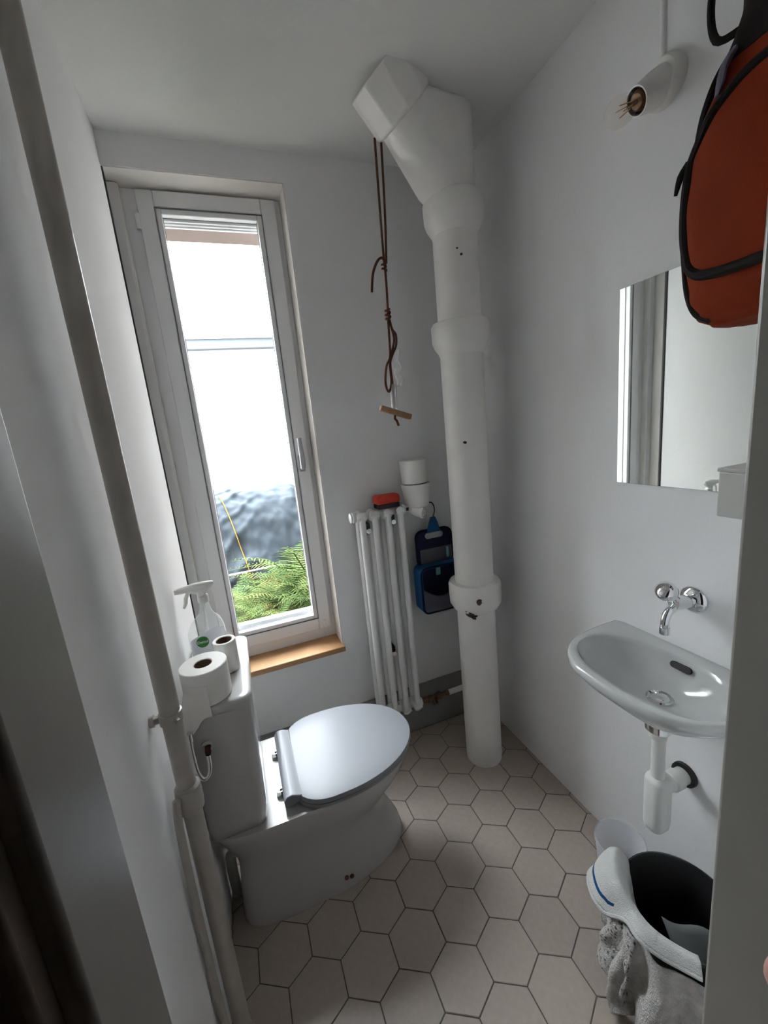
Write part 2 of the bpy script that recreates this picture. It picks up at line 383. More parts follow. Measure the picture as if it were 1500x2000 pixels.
# ------------------------------------------------------------------ outside
struct(bx('ground', (-6, YO, -.55), (8, 14, -.35), 'soil'), 'dark garden soil outside')
o = MB(); o.loft([[Vector((x, y, z)) for (y, z) in ((YW + .06, .54), (YO + .05, .50), (YO + .05, .555), (YW + .06, .625))] for x in (WX0 + .004, WX1 - .004)])
tag(o.build('outer_sill', 'stone_sill', smooth=0, bevel=.003), 'cream stone ledge just outside the window', 'window ledge')
b = MB()
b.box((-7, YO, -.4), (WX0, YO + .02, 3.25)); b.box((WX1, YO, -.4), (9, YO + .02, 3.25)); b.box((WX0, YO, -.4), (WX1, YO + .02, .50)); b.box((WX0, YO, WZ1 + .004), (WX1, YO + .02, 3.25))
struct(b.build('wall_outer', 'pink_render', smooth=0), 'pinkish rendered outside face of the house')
struct(bx('wall_sky_blocker', (1.7, YO, -.4), (2.0, 8.6, 6.0), 'sky_blocker_render'), 'unseen wall added beside the garden to shade the left wall')  # added out of view to block sky light from the left wall
struct(bx('shade_roof', (-7, -4, 3.2), (9, YO + .02, 3.3), 'pink_render'))  # unseen slab, added to shade the garden and keep light off the room
struct(bx('wall_house_left', (-7, -4, -.4), (-6.9, YO, 3.2), 'pink_render')); struct(bx('wall_house_right', (8.9, -4, -.4), (9, YO, 3.2), 'pink_render')); struct(bx('wall_house_rear', (-7, -4, -.4), (9, -3.9, 3.2), 'pink_render'))
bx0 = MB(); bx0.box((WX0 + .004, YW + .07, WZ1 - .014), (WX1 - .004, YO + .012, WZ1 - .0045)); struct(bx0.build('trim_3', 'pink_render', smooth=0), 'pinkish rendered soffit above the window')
fac = thing('building', (0, 9, -.35), 'overexposed white house front with a grey ledge seen through the window', 'building')
bx('wall', (-7, 9, -.35), (9, 9.3, 3.49), 'facade_white', fac)
bx('ledge', (-7, 8.86, 3.31), (9, 9.35, 3.49), 'facade_ledge', fac, .01)
bx('ledge_cap', (-7, 8.82, 3.49), (9, 9.4, 3.52), 'facade_white', fac, .005)

def tarp_pt(u, v):
    # u along x (-1.6..0.72), v over the pile from front foot over the top to the back foot
    a = u * 2 - 1
    X = -.35 + 1.30 * math.copysign(abs(a) ** .9, a)
    prof = [(5.05, -.35), (5.12, -.1), (5.18, .2), (5.25, .5), (5.36, .74), (5.55, .86), (5.8, .90), (6.1, .88), (6.3, .6), (6.35, -.35)]
    t = v * (len(prof) - 1); k = min(int(t), len(prof) - 2); f = t - k
    y = prof[k][0] * (1 - f) + prof[k + 1][0] * f; z = prof[k][1] * (1 - f) + prof[k + 1][1] * f
    edge = max(0, (abs(a) - .76) / .24); drop = .12 * edge + .88 * edge ** 3
    z = z * (1 - drop) + (-.35) * drop * 1.0 if z > -.3 else z
    y += .25 * drop * (1 if y < 5.7 else -1)
    nx = noise.noise(Vector((X * 2.2, v * 9, .3))) * .05 + noise.noise(Vector((X * 5 + v * 14, v * 10 - X * 4, 1.3))) * .028 + .02 * noise.noise(Vector((X * 9 + v * 20, v * 7, 2.3)))
    nx += .026 * max(0, math.sin(40 * (v * 1.15 - X * .42 + .10 * noise.noise(Vector((X * 3, v * 5, 4.1)))))) ** 2 * min(1, max(0, (.30 - X) / .35)) + .008 * noise.noise(Vector((X * 14, v * 30, 7)))
    kk = 1 - max(0, (abs(v - .5) - .44) / .06)
    return Vector((X, y - nx * kk, max(z + nx * .6 * kk, -.35)))
tp = thing('tarpaulin', (-.45, 5.6, -.35), 'grey tarpaulin draped over a pile outside the window', 'tarpaulin')
MB().grid(tarp_pt, 110, 90).build('sheet', 'tarp', tp, smooth=60)
b = MB()
pts = []
for k in range(18):
    v = .04 + .52 * k / 17; uu = .620 - .088 * (k / 17)
    p = tarp_pt(uu, v); pts.append(p + Vector((0, -.022, .012)))
b.tube(pts, .016, 8, flat=.35); b.build('strap', 'strap_yellow', tp)
tag(MB().tube([(-2.5, 4.98, -.045), (-.5, 4.98, -.02), (.35, 4.98, -.01), (1.6, 4.98, .03)], .014, 8, 4).build('guy_cord', 'cord_white'), 'taut white cord in front of the grey tarpaulin', 'cord')

def frond(L=.6, arch=.5, n=22, seed=0, curl=0):
    rnd = random.Random(seed); b = MB(); P = []
    for i in range(n + 1):
        t = i / n; P.append(Vector((L * (.25 * t + arch * t * t), curl * t * t, L * (1.05 * t - .55 * t ** 2.4 * (arch + .4)))))
    b.tube([P[0], P[n // 3], P[2 * n // 3], P[n]], [.006, .005, .003, .001], 4)
    for i in range(2, n):
        t = i / n; d = (P[i + 1] - P[i]).normalized(); ln = L * .30 * (math.sin(PI * min(1, t * 1.02 + .06)) ** .8) * (1 - .35 * t)
        for s in (-1, 1):
            side = Vector((0, s, 0)); tip = P[i] + (side * .92 + d * .38) * ln + Vector((0, 0, -ln * .12)) + Vector((rnd.uniform(-1, 1), rnd.uniform(-1, 1), rnd.uniform(-1, 1))) * .008
            w = L / n * .26
            mid = P[i] * .55 + tip * .45
            b.add([P[i] - d * w * .5, mid - d * w * .75 + Vector((0, 0, .004)), tip, mid + d * w * .75 + Vector((0, 0, .004)), P[i] + d * w * .5], [(0, 1, 2, 3, 4)])
    return b
variants = []
FERNS = [(-.30, 4.45), (-.12, 4.62), (.06, 4.42), (.24, 4.55), (.42, 4.48), (.60, 4.62), (-.22, 4.10), (.0, 4.02), (.20, 4.14), (.40, 4.05), (.55, 4.25), (.55, 3.75), (.10, 3.72), (.33, 3.68), (-.18, 3.7)]
where = ['at the far left below the tarpaulin', 'second from the left along the white cord', 'in the middle of the far row', 'right of the middle in the far row', 'near the right end of the far row', 'at the far right, tallest beside the window edge',
         'at the left of the middle row', 'in the centre of the middle row', 'right of centre in the middle row', 'near the right end of the middle row', 'at the right end of the middle row', 'at the right end of the near row', 'left of centre in the near row', 'right of centre in the near row', 'at the left end of the near row']
fm = {}
for k in range(5):
    mb = frond(.62 - .03 * k, .38 + .09 * k, 26, k, (-.08, .05, 0, .1, -.04)[k])
    for mn in ('fern_green', 'fern_pale', 'fern_brown'):
        me = bpy.data.meshes.new('frond'); me.from_pydata([tuple(p) for p in mb.v], [], mb.f); me.materials.append(MATS[mn]); fm[(k, mn)] = me
rn = random.Random(11)
for (fx, fy), wh in zip(FERNS, where):
    tall = 1.9 if 'tallest' in wh else 1.45 if 'right end' in wh else rn.uniform(.85, 1.08)
    t = thing('fern', (fx, fy, -.35), 'green fern ' + wh + ' outside', 'fern', 'ferns outside the window')
    nf = 9
    for k in range(nf):
        mn = rn.choice(['fern_green'] * 5 + ['fern_pale'] * 4 + ['fern_brown'] * 1)
        f = bpy.data.objects.new('frond', fm[(rn.randrange(5), mn)]); C.objects.link(f); f.parent = t
        f.rotation_euler = (rn.uniform(-.15, .15), rn.uniform(-.2, .15), 2 * PI * k / nf + rn.uniform(-.3, .3)); s = tall * rn.uniform(.85, 1.1); f.scale = (s, s, s)

# ------------------------------------------------------------------ big soil pipe
PX, PY, PR = .857, 1.395, .0785
add_chips('pipe_paint', 'paint_gloss', [((-.070, -.066, .728), .026), ((-.052, -.062, .722), .016), ((-.045, -.095, .795), .013), ((-.012, -.10, .825), .006), ((-.035, -.07, 2.07), .007), ((-.025, -.075, 2.05), .006), ((-.045, -.065, 1.42), .006), ((-.04, -.068, .732), .008)])
sp = thing('soil_pipe', (PX, PY, 0), 'thick white cast-iron soil pipe standing in the corner', 'pipe')
MB().lathe([(PR * .98, 0.0), (PR, .02), (PR, 2.25)], (PX, PY, 0), seg=48).build('stack', 'pipe_paint', sp)
MB().lathe([(PR - .004, .722), (.092, .735), (.105, .758), (.107, .80), (.107, .838), (.101, .850), (PR - .004, .852)], (PX, PY, 0), seg=48, cap0=False, cap1=False).build('collar', 'pipe_paint', sp)
for z0 in (1.742, 2.140):
    MB().lathe([(PR - .004, z0 - .02), (PR + .002, z0), (.098, z0 + .028), (.104, z0 + .045), (.106, z0 + .098), (.100, z0 + .108), (PR - .004, z0 + .11)], (PX, PY, 0), seg=48, cap0=False, cap1=False).build('collar', 'pipe_paint', sp)
E0 = Vector((PX, PY, 2.17)); E1 = Vector((.60, 1.335, 2.52)); K = Vector((PX, PY, 2.275))
dirE = (E1 - K).normalized(); L0 = E1 - dirE * .105
hb = bmesh.new()
ux = dirE.cross(Vector((0, 1, 0))).normalized(); uy = ux.cross(dirE).normalized()
for k in range(40):
    a = 2 * PI * k / 40; cs, sn = math.cos(a), math.sin(a)
    for z in (2.235, 2.27, ZC): hb.verts.new((cs * PR, sn * PR, z))
    hb.verts.new(L0 + dirE * .02 + (ux * cs + uy * sn) * PR * 1.08 - Vector((PX, PY, 0)))
    hb.verts.new(K - Vector((.02, .005, .02)) + dirE * .06 + (ux * cs + uy * sn) * PR * 1.02 - Vector((PX, PY, 0)))
r_ = bmesh.ops.convex_hull(hb, input=hb.verts)
bmesh.ops.delete(hb, geom=list({e for e in r_['geom_interior'] if isinstance(e, bmesh.types.BMVert)}), context='VERTS')
hm = bpy.data.meshes.new('elbow'); hb.to_mesh(hm); hb.free(); hm.materials.append(MATS['pipe_paint'])
hm.polygons.foreach_set('use_smooth', [True] * len(hm.polygons)); hm.set_sharp_from_angle(angle=math.radians(50))
el = bpy.data.objects.new('elbow', hm); C.objects.link(el); el.parent = sp
mb = MB(); mb.lathe([(PR, 0), (.098, .004), (.104, .012), (.104, .13)], L0, dirE, seg=10); mb.build('ceiling_collar', 'pipe_paint', sp, smooth=25, bevel=.004)
ux = dirE.cross(Vector((0, 1, 0))).normalized(); uy = ux.cross(dirE).normalized()
for (a, dz) in ((PI * 1.0, .02), (PI * 1.22, .02), (PI * .6, .06)):
    p = L0 + dirE * dz + (ux * math.cos(a) + uy * math.sin(a)) * .104
    MB().lathe([(.010, -.008), (.010, .008)], p, (ux * math.cos(a) + uy * math.sin(a)), seg=6).build('bolt', 'pipe_paint', sp)

# ------------------------------------------------------------------ pull rope
RX, RY = .588, 1.42
rp = thing('pull_rope', (RX, RY, 1.5), 'brown knotted pull rope hanging from the pipe collar', 'rope')
def rope(name, pts, r=.0042, sm=6): return MB().tube(pts, r, 8, sm).build(name, 'rope', rp)
rope('strand', [(.596, RY, 2.42), (.592, RY, 2.2), (.590, RY, 2.05)])
rope('strand', [(.618, RY, 2.42), (.609, RY, 2.2), (.598, RY, 2.05)])
rope('strand', [(.592, RY, 2.055), (.591, RY, 1.97), (.588, RY, 1.89)])
rope('tail', [(.593, RY - .004, 2.045), (.580, RY - .012, 2.062), (.560, RY - .014, 2.05), (.540, RY - .014, 2.01), (.531, RY - .012, 1.955)])
MB().tube([(.589 + .007 * math.cos(a), RY + .007 * math.sin(a), 2.052 - .0018 * i) for i, a in enumerate([k * .9 for k in range(16)])], .0036, 6).build('knot', 'rope', rp)
MB().tube([(.587 + .008 * math.cos(a), RY + .008 * math.sin(a), 1.905 - .0017 * i) for i, a in enumerate([k * .8 for k in range(22)])], .0042, 6).build('knot', 'rope', rp)
rope('loop', [(.586, RY, 1.875), (.584, RY, 1.80), (.580, RY, 1.745), (.562, RY - .006, 1.715), (.552, RY - .008, 1.67), (.554, RY - .006, 1.64), (.566, RY, 1.628), (.577, RY, 1.66), (.578, RY, 1.72), (.592, RY, 1.755), (.608, RY, 1.785), (.610, RY, 1.82), (.598, RY, 1.838), (.591, RY, 1.87)])
rope('loop', [(.590, RY + .004, 1.872), (.600, RY + .004, 1.835), (.603, RY + .004, 1.80), (.590, RY + .004, 1.76), (.581, RY + .004, 1.72), (.583, RY + .004, 1.64), (.583, RY + .004, 1.57)])
MB().tube([(.611, RY + .008, 1.775), (.606, RY + .014, 1.755), (.600, RY + .006, 1.73), (.612, RY + .012, 1.71), (.603, RY + .008, 1.69), (.615, RY + .012, 1.665), (.608, RY + .01, 1.645)], [.010, .014, .012, .014, .010, .012, .008], 7, 3).build('plastic_wrap', 'tube_plastic', rp)
MB().lathe([(.0115, 0), (.0120, .085), (.0110, .09)], (.580, RY + .003, 1.562), (.05, 0, 1), seg=12).build('sleeve', 'tube_plastic', rp)
b = MB(); b.box((-.062, -.011, -.010), (.062, .011, .010)); M_ = Matrix.Rotation(.34, 3, 'Y'); b.v = [Vector((.583, RY, 1.552)) + M_ @ p for p in b.v]
b.build('handle', 'pale_wood', rp, bevel=.003)
rope('tail', [(.580, RY, 1.545), (.577, RY - .004, 1.53), (.583, RY - .004, 1.522), (.590, RY, 1.505)], .0046)

# ------------------------------------------------------------------ radiator
rad = thing('radiator', (.54, 1.62, .16), 'narrow white column radiator on the back wall beside the soil pipe', 'radiator')
RXs = [.456, .513, .570, .627]; RZ0, RZ1 = .205, 1.150; RYF, RYB = 1.578, 1.640
tb = None
for x in RXs:
    for y in (RYF, RYB):
        MB().lathe([(.0135, RZ0), (.0135, RZ1)], (x, y, 0), seg=16, cap0=False, cap1=False).build('tube', 'radiator_white', rad)
    for z, s in ((RZ0, -1), (RZ1, 1)):
        mb = MB(); ring = []
        rings = []
        for k in range(9):
            t = -1 + 2 * k / 8; y = (RYF + RYB) / 2 + t * .044; hh = .024 * math.sqrt(max(0.02, 1 - (abs(t) ** 6))) ; 
            zz = z - s * .004 + s * .006 * (math.cos(t * PI) * -.5)
            rings.append([Vector((x + .0285 * .86 * math.cos(a) * (0.55 + .45 * abs(math.cos(2 * a))) if False else x + .021 * math.cos(a), y, zz + hh * math.sin(a))) for a in [2 * PI * i / 14 for i in range(14)]])
        mb.loft(rings); mb.build('header', 'radiator_white', rad)
for z in (RZ0, RZ1):
    MB().lathe([(.016, RXs[0] - .02), (.016, RXs[-1] + .035)], (0, 1.609, z), (1, 0, 0), seg=16).build('manifold', 'radiator_white', rad)
MB().lathe([(.012, 0), (.021, .003), (.021, .008), (.018, .010), (.022, .013), (.022, .022), (.020, .026)], (RXs[0] - .046, 1.605, RZ1), (1, 0, 0), seg=24).build('end_cap', 'radiator_white', rad)
MB().lathe([(.022, 0), (.022, .012), (.014, .016), (.014, .026)], (RXs[-1] + .018, 1.605, RZ1), (1, 0, 0), seg=24).build('end_cap', 'radiator_white', rad)
MB().lathe([(.022, 0), (.022, .012), (.014, .016), (.014, .022)], (RXs[-1] + .018, 1.605, RZ0), (1, 0, 0), seg=6).build('end_cap', 'radiator_white', rad)
for x, z in ((.4845, 1.085), (.5985, 1.105), (.5415, .50)):
    h = MB().lathe([(.011, 0), (.011, .008)], (x, 1.598, z), (0, -1, 0), seg=12).build('bracket', 'chrome', rad)
    MB().box((x - .009, 1.60, z - .015), (x + .009, YB, z + .03)).build('bracket_arm', 'gasket', h)
# thermostat valve
tv = MB().lathe([(.010, .655), (.010, .675)], (0, 1.60, 1.150), (1, 0, 0), seg=16).build('valve_neck', 'gasket', rad)
mb = MB(); mb.tube([(.672, 1.60, 1.150), (.69, 1.60, 1.146), (.708, 1.585, 1.138), (.725, 1.565, 1.13)], [.013, .020, .024, .0245], 20, 4); mb.build('valve_body', 'white_plastic', rad)
cap = MB().lathe([(.0245, 0), (.024, .006), (.019, .008)], (.7255, 1.5645, 1.13), (.55, -.75, -.15), seg=24).build('valve_cap', 'white_plastic', rad)
MB().lathe([(.0165, 0), (.0175, .0008)], Vector((.7255, 1.5645, 1.13)) + Vector((.55, -.75, -.15)).normalized() * .0082, (.55, -.75, -.15), seg=24, cap0=False, cap1=False).build('cap_ring', 'gasket', cap)
nv = Vector((.55, -.75, -.15)).normalized(); sv = nv.cross(Vector((0, 0, 1))).normalized(); uv_ = sv.cross(nv)
cc = Vector((.7255, 1.5645, 1.13)) + nv * .0085
MB().add([cc + sv * a * .0012 + uv_ * bb * .006 for a, bb in ((-1, -1), (1, -1), (1, 1), (-1, 1))], [(0, 1, 2, 3)]).build('cap_mark', 'rust', cap)
TH = Vector((.722, 1.605, 1.155))
th = thing('thermostat_head', TH, 'white two-tier round thermostat head above the radiator valve', 'thermostat')
tilt = Vector((-.02, 0, 1)).normalized()
MB().lathe([(.045, 0), (.050, .002), (.056, .05), (.063, .096), (.062, .100)], TH, tilt, seg=40).build('lower_ring', 'white_plastic', th)
MB().lathe([(.052, .1), (.052, .104)], TH, tilt, seg=40).build('seam', 'gasket', th)
MB().lathe([(.055, .104), (.0565, .106), (.058, .15), (.0585, .198), (.056, .203)], TH, tilt, seg=40).build('upper_cap', 'white_plastic', th)
MB().lathe([(.028, -.014), (.03, 0.001)], TH, tilt, seg=20).build('collar', 'gasket', th)
# return valve and pipe
rv = thing('return_pipe', (.78, 1.605, .12), 'white heating pipe with brown brass valve at the radiator foot', 'pipe')
MB().lathe([(.014, .655), (.014, .69), (.017, .692), (.017, .712), (.012, .714), (.012, .735), (.018, .737), (.018, .760), (.011, .762), (.011, .785), (.015, .787), (.015, .803)], (0, 1.605, .205), (1, 0, 0), seg=12).build('valve', 'brass_old', rv)
MB().lathe([(.010, 0), (.010, .024), (.013, .025), (.013, .032)], (.722, 1.605, .205), (0, -.6, -.5), seg=8).build('drain_cock', 'brass_old', rv)
MB().tube([(.80, 1.605, .204), (.90, 1.607, .203), (XR + .02, 1.61, .203)], .013, 14).build('tail', 'paint_gloss', rv)

# red sponge brush on the radiator
rs = thing('scrub_brush', (.577, 1.60, 1.175), 'small red scrubbing brush lying on top of the radiator', 'brush')
MB().box((.524, 1.57, 1.190), (.632, 1.632, 1.228)).build('back', 'red_sponge', rs, bevel=.012, bseg=3)
MB().box((.528, 1.574, 1.1725), (.628, 1.628, 1.190)).build('bristles', 'dark_bristle', rs, bevel=.003)

# ------------------------------------------------------------------ blue toiletry bag
tb = thing('toiletry_bag', (.797, 1.60, .66), 'open navy and blue toiletry bag hanging from the radiator valve', 'bag')
def rr(x0, x1, z0, z1, r, y, n=6):
    out = []
    for cx, cz, a0 in ((x1 - r, z1 - r, 0), (x0 + r, z1 - r, PI / 2), (x0 + r, z0 + r, PI), (x1 - r, z0 + r, 1.5 * PI)):
        for k in range(n + 1): a = a0 + PI / 2 * k / n; out.append(Vector((cx + r * math.cos(a), y, cz + r * math.sin(a))))
    return out
def slab(name, x0, x1, z0, z1, r, ya, yb, material, parent, bev=.003, shear=0):
    A_, B_ = rr(x0, x1, z0, z1, r, ya), rr(x0, x1, z0, z1, r, yb)
    return MB().loft([A_, B_]).build(name, material, parent, smooth=50, bevel=bev)
slab('flap', .705, .888, .862, 1.036, .035, 1.610, 1.634, 'navy', tb, .006)
slab('flap_pocket', .718, .878, .882, .950, .006, 1.604, 1.612, 'grey_mesh', tb)
slab('badge', .748, .838, .995, 1.024, .014, 1.605, 1.612, 'silver_plastic', tb)
slab('zip_pull', .846, .858, .895, .945, .005, 1.598, 1.605, 'teal_tag', tb)
body = MB()
outer0, outer1 = rr(.688, .905, .660, .880, .03, 1.560), rr(.688, .905, .660, .880, .03, 1.634)
inner0, inner1 = rr(.698, .895, .672, .872, .025, 1.559), rr(.698, .895, .672, .872, .025, 1.622)
body.loft([inner1, inner0, outer0, outer1], False, True); body.build('tray', 'blue_cloth', tb, smooth=50)
MB().loft([rr(.699, .894, .673, .871, .025, 1.6195), rr(.699, .894, .673, .871, .025, 1.6215)]).build('lining', 'navy', tb)
MB().tube(rr(.691, .902, .664, .878, .03, 1.560) + [rr(.691, .902, .664, .878, .03, 1.560)[0]], .0045, 8).build('piping', 'navy', tb)
fr = MB()
def fp(u, v):
    x = .699 + .195 * u; top = .785 - .055 * math.sin(PI * u); z = .672 + (top - .672) * v
    return Vector((x, 1.561 + .02 * v - .012 * math.sin(PI * u) * (1 - v), z))
fr.grid(fp, 16, 6); fr.build('front_pocket', 'grey_mesh', tb, solid=.004)
MB().tube([fp(k / 16, 1) + Vector((0, -.003, 0)) for k in range(17)], .004, 6).build('pocket_trim', 'navy', tb)
slab('label', .785, .808, .820, .866, .003, 1.600, 1.606, 'teal_tag', tb, .001)
st = MB(); st.loft([[Vector((x, y, z)) for x, y in ((a, 1.606), (bb, 1.606), (bb, 1.612), (a, 1.612))] for a, bb, z in ((.758, .826, 1.022), (.770, .816, 1.06), (.782, .804, 1.092))]); st.build('hanger', 'blue_cloth', tb)
MB().tube([(.793, 1.608, 1.09), (.800, 1.600, 1.125), (.785, 1.59, 1.160), (.760, 1.60, 1.164), (.735, 1.605, 1.168)], .0028, 6, 5).build('hook', 'gasket', tb)

# ------------------------------------------------------------------ toilet
TY = 1.264
def egg(z, xb, xf, hw, cx, nb=2.6, nf=2.05, n=56, cy=TY):
    out = []
    for i in range(n):
        a = 2 * PI * i / n; c, s = math.cos(a), math.sin(a)
        e = nf if c >= 0 else nb
        x = cx + math.copysign(abs(c) ** (2 / e), c) * ((xf - cx) if c >= 0 else (cx - xb)); y = cy + math.copysign(abs(s) ** (2 / e), s) * hw
        out.append(Vector((x, y, z)))
    return out
wc = thing('toilet', (.1, TY, 0), 'white close-coupled toilet with closed lid beside the left wall', 'toilet')
rg = [(.000, -.205, .380, .152, .08, 5), (.012, -.205, .385, .155, .08, 5), (.06, -.200, .374, .151, .08, 5), (.12, -.195, .346, .146, .08, 5), (.175, -.19, .322, .142, .09, 5), (.215, -.19, .322, .145, .10, 5),
      (.255, -.195, .345, .155, .12, 5), (.295, -.21, .385, .170, .14, 5), (.335, -.225, .418, .184, .15, 5), (.365, -.232, .432, .190, .15, 5.5), (.386, -.235, .437, .192, .15, 6), (.393, -.232, .434, .189, .15, 6)]
pan = MB().loft([egg(z, xb, xf, hw, cx, nb) for z, xb, xf, hw, cx, nb in rg]).build('bowl', 'ceramic', wc, smooth=50)
seat = MB().loft([egg(.3935, -.004, .442, .197, .16, 3.0), egg(.396, -.006, .446, .2, .16, 3.0), egg(.406, -.006, .446, .2, .16, 3.0), egg(.4085, -.004, .443, .197, .16, 3.0)]).build('seat', 'seat_plastic', wc, smooth=50)
lr = [(.4105, .0), (.413, .004), (.421, .005), (.427, .002), (.4295, -.012), (.431, -.05), (.4315, -.10)]
lid = MB().loft([egg(z, .004 - d * .8, .447 + d, .2 + d, .16, 3.0) for z, d in lr]).build('lid', 'seat_plastic', wc, smooth=50)
MB().loft([[Vector((x, y, z)) for x, z in ((-.020, .402), (-.022, .424), (-.012, .438), (.006, .440), (.024, .432), (.034, .430), (.034, .412), (-.006, .402))] for y in (TY - .155, TY - .152, TY + .152, TY + .155)]).build('lid_hinge_roll', 'seat_plastic', lid, smooth=60, bevel=.003)
for y in (TY - .085, TY + .085):
    MB().lathe([(.013, 0), (.013, .012), (.011, .02)], (-.028, y, .392), seg=20).build('hinge', 'chrome', wc)
    MB().lathe([(.009, 0), (.009, .03)], (-.03, y, .408), (1, 0, 0), seg=16).build('hinge', 'chrome', wc)
for k, (x, z) in enumerate(((.13, .055), (.148, .052))):
    MB().lathe([(.007, 0), (.007, .004), (.004, .006)], (x, TY - .1535, z), (0, -1, .05), seg=14).build('floor_screw', 'rust', wc)
ty0, ty1 = 1.090, 1.490
def rrect(z, x0, x1, y0, y1, r, n=6):
    out = []
    for cx, cy, a0 in ((x1 - r, y1 - r, 0), (x0 + r, y1 - r, PI / 2), (x0 + r, y0 + r, PI), (x1 - r, y0 + r, 1.5 * PI)):
        for k in range(n + 1): a = a0 + PI / 2 * k / n; out.append(Vector((cx + r * math.cos(a), cy + r * math.sin(a), z)))
    return out
MB().loft([rrect(.372, -.225, -.095, ty0 + .03, ty1 - .03, .03), rrect(.392, -.236, -.076, ty0 + .008, ty1 - .008, .03), rrect(.43, -.238, -.07, ty0 + .003, ty1 - .003, .03), rrect(.79, -.238, -.058, ty0, ty1, .032)]).build('tank', 'ceramic', wc, smooth=50)
tl = MB().loft([rrect(.791, -.2385, -.0565, ty0 - .001, ty1 + .001, .033), rrect(.806, -.2385, -.055, ty0 - .002, ty1 + .002, .034), rrect(.8135, -.237, -.057, ty0, ty1, .032), rrect(.817, -.234, -.062, ty0 + .005, ty1 - .005, .03), rrect(.8175, -.225, -.078, ty0 + .02, ty1 - .02, .02)]).build('tank_lid', 'ceramic', wc, smooth=50)
MB().lathe([(.016, 0), (.016, .008), (.011, .009), (.009, -.002)], (-.188, ty0 - .0005, .712), (0, -1, 0), seg=20, cap1=False).build('supply_port', 'ceramic', wc)
MB().lathe([(.008, -.002), (.008, .016), (.006, .02)], (-.188, ty0, .706), (0, -.8, -.6), seg=14).build('supply_stub', 'rust', wc)
hose = thing('supply_hose', (-.21, 1.07, .6), 'short chrome supply hose curving beside the toilet tank', 'hose')
MB().tube([(-.222, 1.070, .765), (-.222, 1.066, .72), (-.220, 1.062, .67), (-.212, 1.062, .640), (-.200, 1.064, .636), (-.190, 1.068, .655), (-.188, 1.073, .694)], [.0065] * 7, 12, 6).build('hose', 'chrome', hose)
MB().lathe([(.009, 0), (.009, .022)], (-.222, 1.071, .752), seg=12).build('nut', 'chrome', hose)
# outlet bend behind the pan
ob = thing('outlet_bend', (-.2, 1.32, 0), 'white drain bend behind the toilet foot', 'drain pipe')
MB().tube([(-.198, 1.262, .165), (-.214, 1.262, .165), (-.222, 1.262, .13), (-.222, 1.262, .002)], [.0165] * 4, 20, 5).build('bend', 'trap_plastic', ob)

# toilet rolls
def roll(name, loc, r, h, hole, label):
    t = thing(name, loc, label, 'toilet roll', 'toilet rolls on the tank')
    MB().lathe([(hole, h - .002), (hole, .002), (hole + .002, 0), (r - .002, 0), (r, .002), (r, h - .002), (r - .002, h), (hole + .002, h), (hole, h - .002)], loc, seg=48, cap0=False, cap1=False).build('paper', 'paper', t)
    MB().lathe([(hole - .0015, .004), (hole - .0002, .004), (hole - .0002, h - .002), (hole - .0015, h - .002), (hole - .0015, .004)], loc, seg=32, cap0=False, cap1=False).build('core', 'cardboard', t)
    return t
r1 = roll('toilet_roll', (-.168, 1.153, .818), .062, .098, .0235, 'full white toilet roll with a loose end, nearest on the tank')
c1 = Vector((-.168, 1.153, 0))
def flap(u, v):
    a = math.radians(206 + 70 * u); R_ = .0632
    zt = .888 - .006 * u; zb = .768 - .012 * math.sin(u * 2.2 * PI) + (.034 * max(0, (u - .55) / .45))
    z = zt + (zb - zt) * v
    x = R_ * math.cos(a); y = c1.y + R_ * math.sin(a)
    k = min(1, max(0, (.862 - z) / .036)); k = k * k * (3 - 2 * k)
    return Vector((c1.x + x * (1 + .12 * k), y * (1 - k) + (1.0835 - .003 * u) * k, z))
MB().grid(flap, 18, 22).build('loose_sheet', 'paper', r1, solid=.0008)
roll('toilet_roll', (-.115, 1.268, .818), .0335, .098, .0235, 'nearly used-up white toilet roll behind the full one')

# ------------------------------------------------------------------ spray bottle
SB = Vector((-.168, 1.368, .818))
sb = thing('spray_bottle', SB, 'clear spray bottle with white trigger and green round label', 'spray bottle')
def srect(z, hx, hy, ox=0, e=3.2, n=32):
    out = []; hx = hx * 1.2 if z < .15 else hx
    for i in range(n):
        a = 2 * PI * i / n; c, s = math.cos(a), math.sin(a)
        out.append(SB + Vector((ox + math.copysign(abs(c) ** (2 / e), c) * hx, math.copysign(abs(s) ** (2 / e), s) * hy, z)))
    return out
MB().loft([srect(.0, .040, .026), srect(.006, .046, .029), srect(.06, .048, .030), srect(.10, .047, .030), srect(.125, .040, .027, .003), (srect(.142, .030, .023, .006)), srect(.158, .020, .018, .008, 2.4), srect(.185, .0145, .0145, .008, 2), srect(.200, .014, .014, .008, 2)]).build('bottle', 'clear_plastic', sb, smooth=60)
MB().loft([srect(.004, .040, .024), srect(.05, .043, .0265), srect(.068, .043, .0265)]).build('liquid', 'clear_plastic', sb, smooth=60)
MB().lathe([(.0155, 0), (.0165, .004), (.016, .022), (.012, .026)], SB + Vector((.008, 0, .196)), seg=24).build('collar', 'white_plastic', sb)
hd = MB(); prof = [(-.062, .245, .009, .008), (-.058, .246, .0095, .010), (-.040, .247, .0105, .011), (-.02, .246, .0125, .016), (.0, .243, .0135, .021), (.02, .243, .0135, .020), (.036, .249, .011, .013), (.046, .253, .006, .006)]
hd.loft([[SB + Vector((x, math.cos(a) * hw, z + math.sin(a) * hh)) for a in [2 * PI * i / 16 for i in range(16)]] for x, z, hw, hh in prof]); hd.build('trigger_head', 'white_plastic', sb, smooth=60)
MB().tube([SB + Vector((.006, 0, .215)), SB + Vector((.004, 0, .235))], [.013, .014], 16).build('neck', 'white_plastic', sb)
MB().tube([SB + Vector(p) for p in ((-.030, 0, .236), (-.040, 0, .220), (-.044, 0, .203), (-.052, 0, .188))], [.006, .0065, .006, .004], 10, 4).build('trigger', 'white_plastic', sb)
